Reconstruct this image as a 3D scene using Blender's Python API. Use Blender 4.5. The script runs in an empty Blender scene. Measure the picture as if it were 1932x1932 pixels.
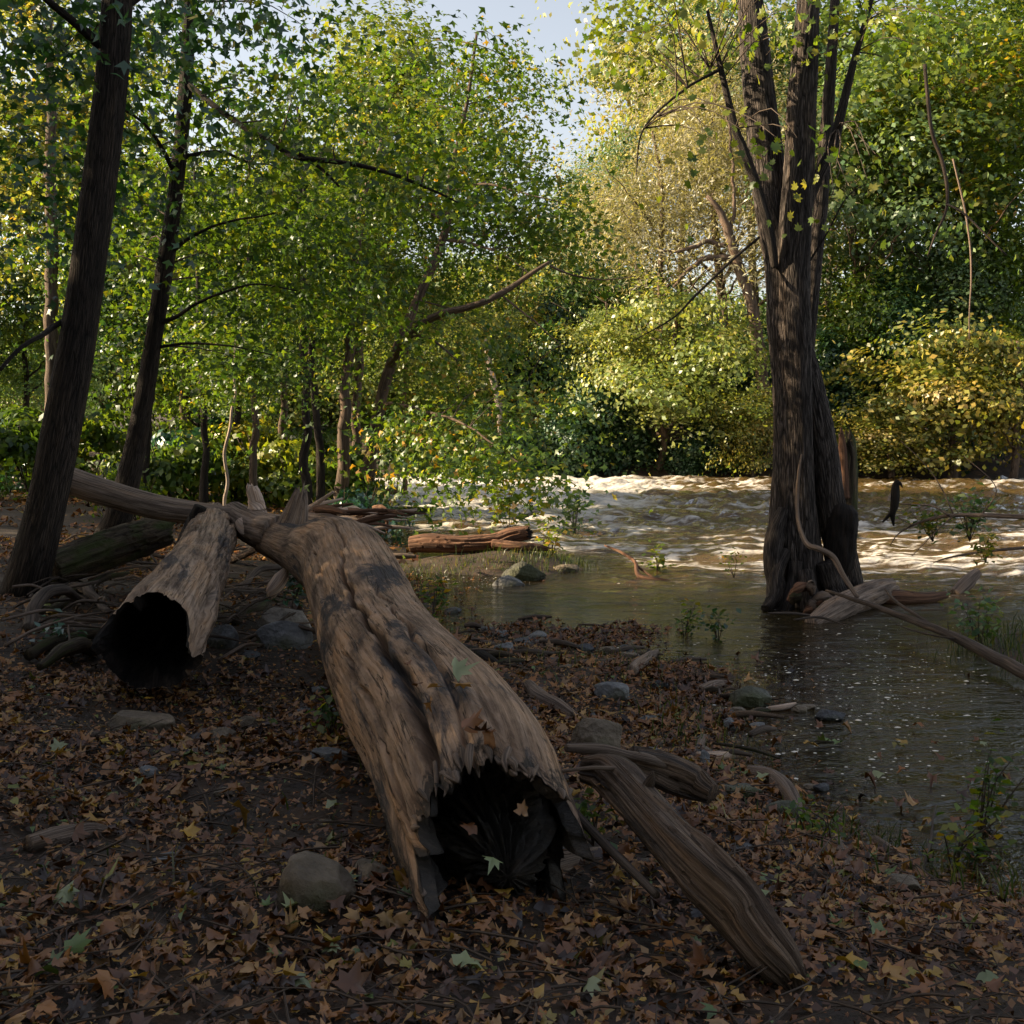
import bpy, math
import numpy as np
from mathutils import Vector
rad = math.radians
PI = math.pi
scene = bpy.context.scene
COL = scene.collection

# ------------------------------------------------------------------ camera
CAMZ, PITCH, FOC = 1.35, math.atan(142 / 2190), 2190.0      # focal length in units of a 1932 wide picture
cam_d = bpy.data.cameras.new('camera'); cam = bpy.data.objects.new('camera', cam_d); COL.objects.link(cam)
cam.location = (0, 0, CAMZ); cam.rotation_euler = (PI / 2 - PITCH, 0, 0)
cam_d.sensor_width = 36; cam_d.lens = 36 * FOC / 1932; cam_d.clip_start = 0.05; cam_d.clip_end = 2000
scene.camera = cam
# ------------------------------------------------------------------ light
SUN_AZ, SUN_EL = rad(-88), rad(25)       # azimuth from +Y (view direction) towards +X, negative = left
world = bpy.data.worlds.new('World'); scene.world = world; world.use_nodes = True
wn = world.node_tree.nodes; wl = world.node_tree.links
bg = wn['Background']; sky = wn.new('ShaderNodeTexSky'); sky.sky_type = 'NISHITA'; sky.sun_disc = False
sky.sun_elevation = SUN_EL; sky.sun_rotation = SUN_AZ; sky.dust_density = 2.0; sky.air_density = 1.0
shs = wn.new('ShaderNodeHueSaturation'); shs.inputs['Saturation'].default_value = .65; wl.new(sky.outputs[0], shs.inputs['Color'])
stn = wn.new('ShaderNodeMix'); stn.data_type = 'RGBA'; stn.blend_type = 'MULTIPLY'; stn.inputs[0].default_value = 1; stn.inputs[7].default_value = (1.09, 1.0, .91, 1)
wl.new(shs.outputs[0], stn.inputs[6]); wl.new(stn.outputs[2], bg.inputs[0]); bg.inputs[1].default_value = 0.08
sun_d = bpy.data.lights.new('sun', 'SUN'); sun = bpy.data.objects.new('sun', sun_d); COL.objects.link(sun)
sun_d.energy = 5.0; sun_d.angle = rad(0.6); sun_d.color = (1.0, 0.80, 0.52)
sv = Vector((math.sin(SUN_AZ) * math.cos(SUN_EL), math.cos(SUN_AZ) * math.cos(SUN_EL), math.sin(SUN_EL)))
sun.rotation_euler = (-sv).to_track_quat('-Z', 'Y').to_euler(); sun.location = sv * 60
scene.view_settings.view_transform = 'Standard'; scene.view_settings.look = 'None'
scene.view_settings.exposure = 1.75; scene.view_settings.gamma = 1; scene.view_settings.use_curve_mapping = False
scene.render.engine = 'CYCLES'
cy = scene.cycles
cy.max_bounces = 7; cy.diffuse_bounces = 3; cy.glossy_bounces = 3; cy.transmission_bounces = 4; cy.transparent_max_bounces = 6
cy.caustics_reflective = False; cy.caustics_refractive = False
cy.use_denoising = True
try: cy.denoising_input_passes = 'RGB_ALBEDO_NORMAL'
except Exception: pass

# ------------------------------------------------------------------ helpers
rng = np.random.default_rng(7)

def _hash(i, j, k, seed):
    n = (i.astype(np.uint32) * np.uint32(374761393) + j.astype(np.uint32) * np.uint32(668265263)
         + k.astype(np.uint32) * np.uint32(2147483647) + np.uint32((seed * 1274126177) & 0xffffffff))
    n = (n ^ (n >> np.uint32(13))) * np.uint32(1274126177)
    n = n ^ (n >> np.uint32(16)); n = n * np.uint32(2246822519); n = n ^ (n >> np.uint32(15))
    return (n & np.uint32(0xffffff)).astype(np.float64) / float(0xffffff)
def vn(p, seed=0):
    p = np.asarray(p, float) + 1000.0
    f = np.floor(p); t = p - f; t = t * t * (3 - 2 * t); i = f.astype(np.int64)
    x, y, z = i[:, 0], i[:, 1], i[:, 2]; tx, ty, tz = t[:, 0], t[:, 1], t[:, 2]
    def L(a, b, w): return a + (b - a) * w
    c = [_hash(x + a, y + b, z + cc, seed) for cc in (0, 1) for b in (0, 1) for a in (0, 1)]
    r0 = L(L(c[0], c[1], tx), L(c[2], c[3], tx), ty); r1 = L(L(c[4], c[5], tx), L(c[6], c[7], tx), ty)
    return L(r0, r1, tz) * 2 - 1
def fbm(p, octs=4, seed=0, gain=0.5):
    p = np.asarray(p, float); s = 0; a = 1; tot = 0
    for o in range(octs):
        s = s + a * vn(p * (2.03 ** o), seed + o * 17); tot += a; a *= gain
    return s / tot
def p2(x, y, z=0.0):
    x = np.asarray(x, float); return np.stack([x, np.asarray(y, float) + x * 0, x * 0 + z], -1)
def sstep(a, b, x):
    t = np.clip((x - a) / (b - a), 0, 1); return t * t * (3 - 2 * t)

cp, sp = math.cos(PITCH), math.sin(PITCH)
def ray(px, py):
    u, v = (px - 966) / FOC, (966 - py) / FOC
    return np.array([u, cp + v * sp, -sp + v * cp])
def at(px, py, Y):                                   # the place that photo pixel shows, Y metres away
    d = ray(px, py); t = Y / d[1]
    return np.array([d[0] * t, Y, CAMZ + d[2] * t])

# land outlines (x, y in metres; the water level is z = 0)
LAND = [
 (np.array([(0.95,5.5),(0.80,4.9),(1.0,4.15),(1.35,3.7),(2.0,3.6),(3,3.8),(9,3.0),(9,-14),(-90,-14),(-90,40),(-30,31),(-12,28.5),(-4.6,27),
            (-3.1,24.5),(-2.2,20),(-1.9,16.5),(-1.35,14),(-0.95,11.5),(-0.7,9.5),(-0.35,8.3),(0.2,7.6),(0.62,7.1),(0.85,6.3)]), 0.40, 1.8, 0.004),
 (np.array([(-1.2,11.9),(-0.5,11.3),(0.25,11.2),(0.75,11.8),(0.7,12.8),(0,13.3),(-0.9,13.2)]), 0.15, 0.5, 0),
 (np.array([(3.3,6.3),(2.95,7),(3.2,8.0),(4.2,8.6),(8,8.4),(12,7),(12,4),(4.2,5.4)]), 0.22, 0.8, 0),
 (np.array([(-90,46),(-30,40),(-12,38),(-5,37.2),(2,37.6),(8,36.8),(16,36.4),(30,35),(90,28),(300,28),(300,400),(-300,400),(-300,46)]), 1.3, 1.5, 0.05),
]
def sdist(poly, x, y):
    d = np.full(x.shape, 1e9); ins = np.zeros(x.shape, bool)
    n = len(poly)
    for i in range(n):
        a, b = poly[i], poly[(i + 1) % n]; e = b - a
        t = np.clip(((x - a[0]) * e[0] + (y - a[1]) * e[1]) / (e @ e), 0, 1)
        d = np.minimum(d, np.hypot(x - a[0] - t * e[0], y - a[1] - t * e[1]))
        c = ((a[1] > y) != (b[1] > y))
        with np.errstate(divide='ignore', invalid='ignore'):
            xi = (b[0] - a[0]) * (y - a[1]) / ((b[1] - a[1]) if b[1] != a[1] else 1e-9) + a[0]
        ins ^= c & (x < xi)
    return np.where(ins, d, -d)
def ground_z(x, y):
    x = np.atleast_1d(np.asarray(x, float)); y = np.atleast_1d(np.asarray(y, float))
    nz = fbm(p2(x * 1.1, y * 1.1), 3, 5) * 0.35
    z = np.full(x.shape, -9.0); best = np.full(x.shape, -1e9)
    for poly, h, l, sl in LAND:
        d = sdist(poly, x, y) + nz * min(l, 1.5) * 0.7
        best = np.maximum(best, d)
        z = np.maximum(z, np.where(d > 0, h * (1 - np.exp(-(np.clip(d, 0, 1e6) / l) ** 1.35)) + sl * np.clip(d, 0, 60), -9))
    z = np.where(best > 0, z, -0.7 * (1 - np.exp(np.clip(best, -60, 0) / 2.4)))
    near = 1 / (1 + (np.hypot(x, y) / 14) ** 2)
    z = z + fbm(p2(x * 2.3, y * 2.3), 3, 11) * 0.05 * near + fbm(p2(x * .6, y * .6), 2, 12) * 0.07
    return z
def gz(x, y): return float(ground_z(x, y)[0])
def gnd(px, py, lift=0.0):                           # where that pixel's line of sight meets the ground or the water
    d = ray(px, py); c = np.array([0, 0, CAMZ])
    ts = np.linspace(1.2, 60, 2400)
    P = c[None] + d[None] * ts[:, None]
    g = np.maximum(ground_z(P[:, 0], P[:, 1]), 0.0)
    k = int(np.argmax(P[:, 2] <= g)) if (P[:, 2] <= g).any() else len(ts) - 1
    p = P[k].copy(); p[2] = g[k] + lift
    return p

def mesh_np(name, V, F, mat=None, attrs=None, smooth=True):
    """F: int array (n,k) or a list of such arrays"""
    me = bpy.data.meshes.new(name)
    V = np.asarray(V, np.float32); Fs = F if isinstance(F, list) else [F]
    idx = np.concatenate([f.reshape(-1) for f in Fs]).astype(np.int32)
    tot = np.concatenate([np.full(len(f), f.shape[1]) for f in Fs]).astype(np.int32)
    st = np.concatenate([[0], np.cumsum(tot)[:-1]]).astype(np.int32)
    me.vertices.add(len(V)); me.vertices.foreach_set('co', V.reshape(-1))
    me.loops.add(len(idx)); me.loops.foreach_set('vertex_index', idx)
    me.polygons.add(len(tot)); me.polygons.foreach_set('loop_start', st)
    if smooth: me.polygons.foreach_set('use_smooth', np.ones(len(tot), bool))
    for k, a in (attrs or {}).items():
        a = np.asarray(a, np.float32)
        if a.ndim == 1:
            at_ = me.attributes.new(k, 'FLOAT', 'POINT'); at_.data.foreach_set('value', a)
        else:
            at_ = me.attributes.new(k, 'FLOAT_VECTOR', 'POINT'); at_.data.foreach_set('vector', a.reshape(-1))
    me.update(calc_edges=True)
    if mat: me.materials.append(mat)
    return me
def obj(name, me, parent=None, loc=None):
    o = bpy.data.objects.new(name, me); COL.objects.link(o)
    if parent: o.parent = parent
    if loc is not None: o.location = tuple(loc)
    return o
def tag(o, label=None, cat=None, group=None, kind=None):
    if label: o['label'] = label
    if cat: o['category'] = cat
    if group: o['group'] = group
    if kind: o['kind'] = kind
    return o
def empty(name, loc, label, cat, group=None):
    o = bpy.data.objects.new(name, None); COL.objects.link(o); o.location = tuple(loc); o.empty_display_size = .2
    return tag(o, label, cat, group)

class Geo:                                            # collects tubes and leaves into one mesh
    def __init__(s): s.V = []; s.F = {}; s.A = []; s.n = 0
    def add(s, V, F, A):
        for f in (F if isinstance(F, list) else [F]):
            s.F.setdefault(f.shape[1], []).append(f + s.n)
        s.V.append(V); s.A.append(A); s.n += len(V); return s
    def mesh(s, name, mat, org=(0, 0, 0), an='wc', smooth=True):
        V = np.concatenate(s.V) - np.asarray(org)[None]; A = np.concatenate(s.A)
        return mesh_np(name, V, [np.concatenate(f) for f in s.F.values()], mat, {an: A}, smooth)

def spline(P, m):
    P = np.asarray(P, float); n = len(P)
    if n == 2: t = np.linspace(0, 1, m)[:, None]; return P[0] * (1 - t) + P[1] * t
    Q = np.vstack([2 * P[0] - P[1], P, 2 * P[-1] - P[-2]])
    seg = np.r_[0, np.cumsum(np.linalg.norm(np.diff(P[:, :3], axis=0), axis=1))]
    u = np.interp(np.linspace(0, seg[-1], m), seg, np.arange(n)); i = np.minimum(u.astype(int), n - 2); t = (u - i)[:, None]
    a, b, c, d = Q[i], Q[i + 1], Q[i + 2], Q[i + 3]
    return .5 * (2 * b + (c - a) * t + (2 * a - 5 * b + 4 * c - d) * t ** 2 + (-a + 3 * b - 3 * c + d) * t ** 3)

def tube(P, R, m=24, k=10, disp=None, jag=None, cap=(True, True), ref=None, seed=0, wob=0.0):
    """P path (n,3), R radii. returns V,F,wc. theta 0 = up (or ref)"""
    PR = spline(np.column_stack([np.asarray(P, float), np.asarray(R, float)]), m)
    C, r = PR[:, :3].copy(), np.maximum(PR[:, 3], 1e-4)
    s = np.r_[0, np.cumsum(np.linalg.norm(np.diff(C, axis=0), axis=1))]
    if wob:
        C += np.stack([fbm(p2(s * 3, seed, j * 7.3), 2, seed + j) for j in range(3)], -1) * wob
    T = np.gradient(C, axis=0); T /= np.linalg.norm(T, axis=1)[:, None]
    rf = np.array([0, 0, 1.0]) if ref is None else np.asarray(ref, float)
    if ref is None and abs(T[:, 2]).max() > 0.9: rf = np.array([0, 1.0, 0])
    S = np.cross(T, rf); S /= np.linalg.norm(S, axis=1)[:, None]; U = np.cross(S, T)
    th = np.linspace(0, 2 * PI, k, endpoint=False)
    TH, SS = np.meshgrid(th, s); RR = np.repeat(r[:, None], k, 1)
    wc = np.stack([np.cos(TH) * .25, np.sin(TH) * .25, SS], -1) + seed * 3.1
    if disp is not None: RR = RR * 1.0 + disp(TH, SS, RR, wc.reshape(-1, 3), s[-1]).reshape(RR.shape)
    V = C[:, None] + (np.cos(TH) * RR)[..., None] * U[:, None] + (np.sin(TH) * RR)[..., None] * S[:, None]
    if jag is not None: V = V + jag(TH, SS, s[-1])[..., None] * T[:, None]
    V = V.reshape(-1, 3); W = wc.reshape(-1, 3)
    i = np.arange(m - 1)[:, None] * k; j = np.arange(k)[None]
    a = i + j; b = i + (j + 1) % k
    F = [np.stack([a, b, b + k, a + k], -1).reshape(-1, 4)]
    for e, on in ((0, cap[0]), (1, cap[1])):
        if on:
            base = 0 if e == 0 else (m - 1) * k
            c0 = V[base:base + k].mean(0) ; n = len(V)
            V = np.vstack([V, c0]); W = np.vstack([W, W[base]])
            jj = np.arange(k); q = np.stack([base + jj, base + (jj + 1) % k, np.full(k, n)], -1)
            F.append(q[:, ::-1] if e == 0 else q)
    return V, F, W

def bark_disp(amp=.08, fr=1.0, seed=0, ls=5.0):
    def f(TH, SS, RR, W, L):
        q = W.reshape(-1, 3) * np.array([22 * fr, 22 * fr, ls * fr])
        a = 1 - np.abs(fbm(q, 3, seed)) * 2.2
        b = fbm(W * np.array([5, 5, 1.3]), 3, seed + 50)
        return RR.reshape(-1) * (amp * a + amp * 1.5 * b)
    return f

# leaves ------------------------------------------------------------
def maple_template():
    ang = [90, 68, 48, 22, 0, -38, -78, -90, -102, -142, 180, 158, 132, 112]
    rr = [1.0, .52, .82, .46, .72, .45, .40, .18, .40, .45, .72, .46, .82, .52]
    v = [(0, 0, 0)] + [(r * math.cos(rad(a)), r * math.sin(rad(a)), 0) for a, r in zip(ang, rr)]
    n = len(ang); f = [(0, 1 + i, 1 + (i + 1) % n) for i in range(n)]
    v = np.array(v) * .62; v[1:, 2] = -.12 * (np.hypot(v[1:, 0], v[1:, 1])) ** 2
    return v, np.array(f)
def maple_lo():
    ang = [90, 62, 40, 5, -30, -90, -150, 175, 140, 118]
    rr = [1.0, .5, .85, .45, .6, .25, .6, .45, .85, .5]
    v = [(0, 0, 0)] + [(r * math.cos(rad(a)), r * math.sin(rad(a)), -.1) for a, r in zip(ang, rr)]
    return np.array(v) * .6, np.array([(0, 1 + i, 1 + (i + 1) % 10) for i in range(10)])
def maple_s():
    ang = [90, 55, 20, -90, 160, 125]; rr = [1.0, .42, .85, .35, .85, .42]
    v = [(r * math.cos(rad(a)), r * math.sin(rad(a)), (-.12, .05, -.12, .1, -.12, .05)[i]) for i, (a, r) in enumerate(zip(ang, rr))]
    return np.array(v) * .62, np.array([(1, 3, 5), (1, 5, 0), (1, 2, 3), (5, 3, 4)])
MAPLE, MAPLO, MAPS = maple_template(), maple_lo(), maple_s()
QUAD = (np.array([(0, -.5, 0), (.34, 0, .09), (0, .55, -.06), (-.34, 0, .09)]), np.array([(0, 1, 2, 3)]))
NARROW = (np.array([(0, -.6, 0), (.13, 0, .03), (0, .6, -.1), (-.13, 0, .03)]), np.array([(0, 1, 2, 3)]))
def leaves(P, N, size, tmpl, curl=0.0, v=None, rg=rng, jit=0.0):
    n = len(P); t, f = tmpl
    N = N / np.maximum(np.linalg.norm(N, axis=1), 1e-6)[:, None]
    a = rg.normal(size=(n, 3)); A = np.cross(a, N); A /= np.maximum(np.linalg.norm(A, axis=1), 1e-6)[:, None]; B = np.cross(N, A)
    sz = np.broadcast_to(np.asarray(size, float), (n,))[:, None, None]
    T = np.repeat(t[None], n, 0)
    if curl:
        c1 = rg.normal(0, curl, (n, 1)); c2 = rg.normal(0, curl, (n, 1)); c3 = rg.normal(0, curl * .6, (n, 1))
        T[:, :, 2] += c1 * T[:, :, 0] ** 2 * 2 + c2 * T[:, :, 1] ** 2 * 2 + c3 * T[:, :, 0] * T[:, :, 1] * 3 + rg.normal(0, curl * .10, T.shape[:2])
        T[:, :, 0] *= 1 - np.clip(abs(c1), 0, .6) * .6; T[:, :, 1] *= 1 - np.clip(abs(c2), 0, .6) * .4
    if jit: T[:, 1:, :2] *= 1 + rg.normal(0, jit, (n, T.shape[1] - 1, 1))
    V = P[:, None] + sz * (T[:, :, :1] * A[:, None] + T[:, :, 1:2] * B[:, None] + T[:, :, 2:3] * N[:, None])
    k = len(t); F = (np.arange(n)[:, None, None] * k + f[None]).reshape(-1, f.shape[1])
    if v is None: v = rg.random(n)
    W = np.zeros((n, k, 3)); W[:, :, 0] = v[:, None]; W[:, :, 1] = rg.random(n)[:, None]
    W[:, :, 2] = np.hypot(t[:, 0], t[:, 1])[None]
    return V.reshape(-1, 3), F, W.reshape(-1, 3)

def blob_points(c, R, n, per=45, cr=.42, flat=.35, shell=.5, rg=rng, droop=.25):
    """leaf positions in sprays through an ellipsoid; returns P, N, spray centres"""
    nc = max(3, int(n / per))
    d = rg.normal(size=(nc, 3)); d /= np.linalg.norm(d, axis=1)[:, None]
    q = d * (rg.random((nc, 1)) ** (1 / 3 * (1 - shell) + .12))
    C = np.asarray(c) + q * np.asarray(R)
    crs = cr * (.6 + .8 * rg.random(nc))
    i = rg.integers(0, nc, n)
    o = rg.normal(size=(n, 3)) * crs[i][:, None] * np.array([1, 1, flat])
    ax = rg.normal(size=(nc, 2)); o[:, 2] += (o[:, 0] * ax[i, 0] + o[:, 1] * ax[i, 1]) * .18 - droop * (o[:, 0] ** 2 + o[:, 1] ** 2) / crs[i]
    P = C[i] + o
    N = np.stack([rg.normal(0, .75, n), rg.normal(0, .75, n), np.full(n, .75)], -1) + q[i] * .6
    v = np.clip(.5 + (rg.random(nc)[i] - .5) * .5 + rg.normal(0, .2, n), 0, 1)
    return P, N, C, v

# ------------------------------------------------------------------ materials
def newmat(name):
    m = bpy.data.materials.new(name); m.use_nodes = True; nt = m.node_tree; nt.nodes.clear()
    return m, nt, nt.nodes, nt.links
def N_(ns, t, **k):
    n = ns.new(t)
    for a, b in k.items():
        if a.startswith('i_'):
            key = a[2:]; key = int(key) if key.isdigit() else key.replace('_', ' ')
            n.inputs[key].default_value = b
        else: setattr(n, a, b)
    return n
def ramp(ns, stops):
    r = ns.new('ShaderNodeValToRGB'); e = r.color_ramp.elements
    while len(e) > 1: e.remove(e[-1])
    e[0].position = stops[0][0]; e[0].color = (*stops[0][1], 1)
    for p, c in stops[1:]:
        x = e.new(p); x.color = (*c, 1)
    return r
def leaf_mat(name, stops, trans=.5, rough=.4, gloss=.03):
    m, nt, ns, ln = newmat(name)
    a = N_(ns, 'ShaderNodeAttribute', attribute_name='lf'); sep = N_(ns, 'ShaderNodeSeparateXYZ')
    oi = N_(ns, 'ShaderNodeObjectInfo')
    ad = N_(ns, 'ShaderNodeMath', operation='MULTIPLY_ADD', i_1=.22, i_2=-.11)
    ad2 = N_(ns, 'ShaderNodeMath', operation='ADD')
    r = ramp(ns, stops); hv = N_(ns, 'ShaderNodeHueSaturation'); mr = N_(ns, 'ShaderNodeMapRange', i_3=.7, i_4=1.25)
    df = N_(ns, 'ShaderNodeBsdfDiffuse'); tr = N_(ns, 'ShaderNodeBsdfTranslucent'); mx = N_(ns, 'ShaderNodeMixShader', i_0=trans)
    gl = N_(ns, 'ShaderNodeBsdfGlossy', i_Roughness=rough); gl.inputs[0].default_value = (.9, .95, 1, 1); m2 = N_(ns, 'ShaderNodeMixShader', i_0=gloss)
    tc = N_(ns, 'ShaderNodeMix', data_type='RGBA', blend_type='MULTIPLY'); tc.inputs[0].default_value = 1; tc.inputs[7].default_value = (1.5, 1.45, .55, 1)
    out = N_(ns, 'ShaderNodeOutputMaterial')
    ln.new(a.outputs['Vector'], sep.inputs[0]); ln.new(oi.outputs['Random'], ad.inputs[0]); ln.new(ad.outputs[0], ad2.inputs[0]); ln.new(sep.outputs[0], ad2.inputs[1])
    ln.new(ad2.outputs[0], r.inputs[0]); ln.new(sep.outputs[1], mr.inputs[0]); ln.new(mr.outputs[0], hv.inputs['Value']); ln.new(r.outputs[0], hv.inputs['Color'])
    ln.new(hv.outputs[0], df.inputs[0]); ln.new(hv.outputs[0], tc.inputs[6]); ln.new(tc.outputs[2], tr.inputs[0])
    ln.new(df.outputs[0], mx.inputs[1]); ln.new(tr.outputs[0], mx.inputs[2]); ln.new(mx.outputs[0], m2.inputs[1]); ln.new(gl.outputs[0], m2.inputs[2]); ln.new(m2.outputs[0], out.inputs[0])
    return m
def wood_mat(name, base, dark, light, streak=(30, 30, 3), bump=.5, blot=5.0, rough=.85, moss=None, scale=1.0, cracks=0.5, black=0.0, dist=.012, rot=None, plates=None):
    """procedural wood or bark that runs along the stem (attribute wc)"""
    m, nt, ns, ln = newmat(name)
    a = N_(ns, 'ShaderNodeAttribute', attribute_name='wc')
    mp = N_(ns, 'ShaderNodeMapping'); mp.inputs['Scale'].default_value = tuple(np.array(streak) * scale)
    n1 = N_(ns, 'ShaderNodeTexNoise', i_Scale=1.0, i_Detail=6.0, i_Roughness=.65, i_Distortion=.35)
    n2 = N_(ns, 'ShaderNodeTexNoise', i_Scale=blot, i_Detail=5.0, i_Roughness=.6)
    n3 = N_(ns, 'ShaderNodeTexNoise', i_Scale=60.0 * scale, i_Detail=3.0)
    ln.new(a.outputs['Vector'], mp.inputs[0]); ln.new(mp.outputs[0], n1.inputs['Vector']); mps = N_(ns, 'ShaderNodeMapping'); mps.inputs['Scale'].default_value = (1.3, 1.3, .42); ln.new(a.outputs['Vector'], mps.inputs[0]); ln.new(mps.outputs[0], n2.inputs['Vector']); ln.new(a.outputs['Vector'], n3.inputs['Vector'])
    r1 = ramp(ns, [(.30, dark), (.46, base), (.62, light)]); ln.new(n1.outputs[0], r1.inputs[0])
    r2 = ramp(ns, [(.36, (.30, .27, .26)), (.5, (1, 1, 1)), (.66, (1.25, 1.1, .9))]); ln.new(n2.outputs[0], r2.inputs[0])
    mu = N_(ns, 'ShaderNodeMix', data_type='RGBA', blend_type='MULTIPLY'); mu.inputs[0].default_value = .8
    ln.new(r1.outputs[0], mu.inputs[6]); ln.new(r2.outputs[0], mu.inputs[7]); col = mu.outputs[2]
    if black:
        n5 = N_(ns, 'ShaderNodeTexNoise', i_Scale=2.6, i_Detail=8.0, i_Roughness=.72, i_Distortion=.6); ln.new(mps.outputs[0], n5.inputs['Vector'])
        rb = ramp(ns, [(.53, (0, 0, 0)), (.60, (1, 1, 1))]); ln.new(n5.outputs[0], rb.inputs[0])
        mb = N_(ns, 'ShaderNodeMath', operation='MULTIPLY', i_1=black); ln.new(rb.outputs[0], mb.inputs[0])
        mk = N_(ns, 'ShaderNodeMix', data_type='RGBA'); ln.new(mb.outputs[0], mk.inputs[0]); ln.new(col, mk.inputs[6]); mk.inputs[7].default_value = (.035, .033, .036, 1); col = mk.outputs[2]
    if moss:
        n4 = N_(ns, 'ShaderNodeTexNoise', i_Scale=3.5, i_Detail=5.0); ln.new(a.outputs['Vector'], n4.inputs['Vector'])
        r4 = ramp(ns, [(.5, (0, 0, 0)), (.62, (1, 1, 1))]); ln.new(n4.outputs[0], r4.inputs[0])
        mm = N_(ns, 'ShaderNodeMix', data_type='RGBA'); ln.new(r4.outputs[0], mm.inputs[0]); ln.new(col, mm.inputs[6]); mm.inputs[7].default_value = (*moss, 1); col = mm.outputs[2]
    mp2 = N_(ns, 'ShaderNodeMapping'); mp2.inputs['Scale'].default_value = (30 * scale, 30 * scale, .9 * scale); ln.new(a.outputs['Vector'], mp2.inputs[0])
    nc = N_(ns, 'ShaderNodeTexNoise', i_Scale=1.0, i_Detail=4.0, i_Roughness=.55, i_Distortion=.25); ln.new(mp2.outputs[0], nc.inputs['Vector'])
    cs = N_(ns, 'ShaderNodeMath', operation='SUBTRACT', i_1=.5); ln.new(nc.outputs[0], cs.inputs[0]); ca = N_(ns, 'ShaderNodeMath', operation='ABSOLUTE'); ln.new(cs.outputs[0], ca.inputs[0])
    ck = N_(ns, 'ShaderNodeMapRange', i_1=0.0, i_2=.011, i_3=cracks, i_4=0.0); ln.new(ca.outputs[0], ck.inputs[0])
    cm = N_(ns, 'ShaderNodeMix', data_type='RGBA'); ln.new(ck.outputs[0], cm.inputs[0]); ln.new(col, cm.inputs[6]); cm.inputs[7].default_value = (*[c * .35 for c in dark], 1); col = cm.outputs[2]
    if plates:
        mpp = N_(ns, 'ShaderNodeMapping'); mpp.inputs['Scale'].default_value = tuple(plates); ln.new(a.outputs['Vector'], mpp.inputs[0])
        nd = N_(ns, 'ShaderNodeTexNoise', i_Scale=2.0, i_Detail=3.0); ln.new(mpp.outputs[0], nd.inputs['Vector'])
        vm = N_(ns, 'ShaderNodeMix', data_type='VECTOR'); vm.inputs[0].default_value = .16; ln.new(mpp.outputs[0], vm.inputs[4]); ln.new(nd.outputs['Color'], vm.inputs[5])
        vo = N_(ns, 'ShaderNodeTexVoronoi', feature='DISTANCE_TO_EDGE', i_Scale=1.0); ln.new(vm.outputs[1], vo.inputs['Vector'])
        pe = N_(ns, 'ShaderNodeMapRange', i_1=0.0, i_2=.16, i_3=1.0, i_4=0.0); ln.new(vo.outputs['Distance'], pe.inputs[0])
        pm = N_(ns, 'ShaderNodeMix', data_type='RGBA'); pf = N_(ns, 'ShaderNodeMath', operation='MULTIPLY', i_1=.85); ln.new(pe.outputs[0], pf.inputs[0]); ln.new(pf.outputs[0], pm.inputs[0]); ln.new(col, pm.inputs[6]); pm.inputs[7].default_value = (*[c * .5 for c in dark], 1); col = pm.outputs[2]
        cx = N_(ns, 'ShaderNodeMath', operation='ADD'); ln.new(ck.outputs[0], cx.inputs[0]); ln.new(pe.outputs[0], cx.inputs[1]); ck = cx
    if rot:                                           # rotten wood towards the broken end, also darkened along the underside: (s0, s1, wc offset)
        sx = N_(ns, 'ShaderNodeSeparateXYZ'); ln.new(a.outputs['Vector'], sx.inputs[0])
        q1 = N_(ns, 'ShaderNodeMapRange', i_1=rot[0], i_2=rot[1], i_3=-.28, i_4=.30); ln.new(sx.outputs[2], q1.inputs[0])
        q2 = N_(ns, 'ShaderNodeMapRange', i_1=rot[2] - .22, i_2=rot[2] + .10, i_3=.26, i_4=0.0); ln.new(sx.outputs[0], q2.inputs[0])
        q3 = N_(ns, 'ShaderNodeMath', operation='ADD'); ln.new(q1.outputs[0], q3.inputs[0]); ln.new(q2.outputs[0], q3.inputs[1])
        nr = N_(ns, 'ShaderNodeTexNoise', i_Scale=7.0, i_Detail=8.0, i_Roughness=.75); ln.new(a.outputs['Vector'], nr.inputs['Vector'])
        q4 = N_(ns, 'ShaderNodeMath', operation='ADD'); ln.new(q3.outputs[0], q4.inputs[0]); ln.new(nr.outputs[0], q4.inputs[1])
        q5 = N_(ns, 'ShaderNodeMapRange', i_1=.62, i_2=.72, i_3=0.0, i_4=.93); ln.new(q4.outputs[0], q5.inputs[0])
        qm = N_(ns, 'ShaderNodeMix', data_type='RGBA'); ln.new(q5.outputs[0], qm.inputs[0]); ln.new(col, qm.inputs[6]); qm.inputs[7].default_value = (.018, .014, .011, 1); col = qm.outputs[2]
    b = N_(ns, 'ShaderNodeBsdfPrincipled', i_Roughness=rough); b.inputs['Specular IOR Level'].default_value = .25
    ln.new(col, b.inputs['Base Color'])
    av = N_(ns, 'ShaderNodeMath', operation='MULTIPLY_ADD', i_1=.35); ln.new(n3.outputs[0], av.inputs[0]); ln.new(n1.outputs[0], av.inputs[2])
    av2 = N_(ns, 'ShaderNodeMath', operation='SUBTRACT'); ln.new(av.outputs[0], av2.inputs[0]); ln.new(ck.outputs[0], av2.inputs[1]); av = av2
    bp = N_(ns, 'ShaderNodeBump', i_Strength=bump, i_Distance=dist); ln.new(av.outputs[0], bp.inputs['Height']); ln.new(bp.outputs[0], b.inputs['Normal'])
    out = N_(ns, 'ShaderNodeOutputMaterial'); ln.new(b.outputs[0], out.inputs[0])
    return m

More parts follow.
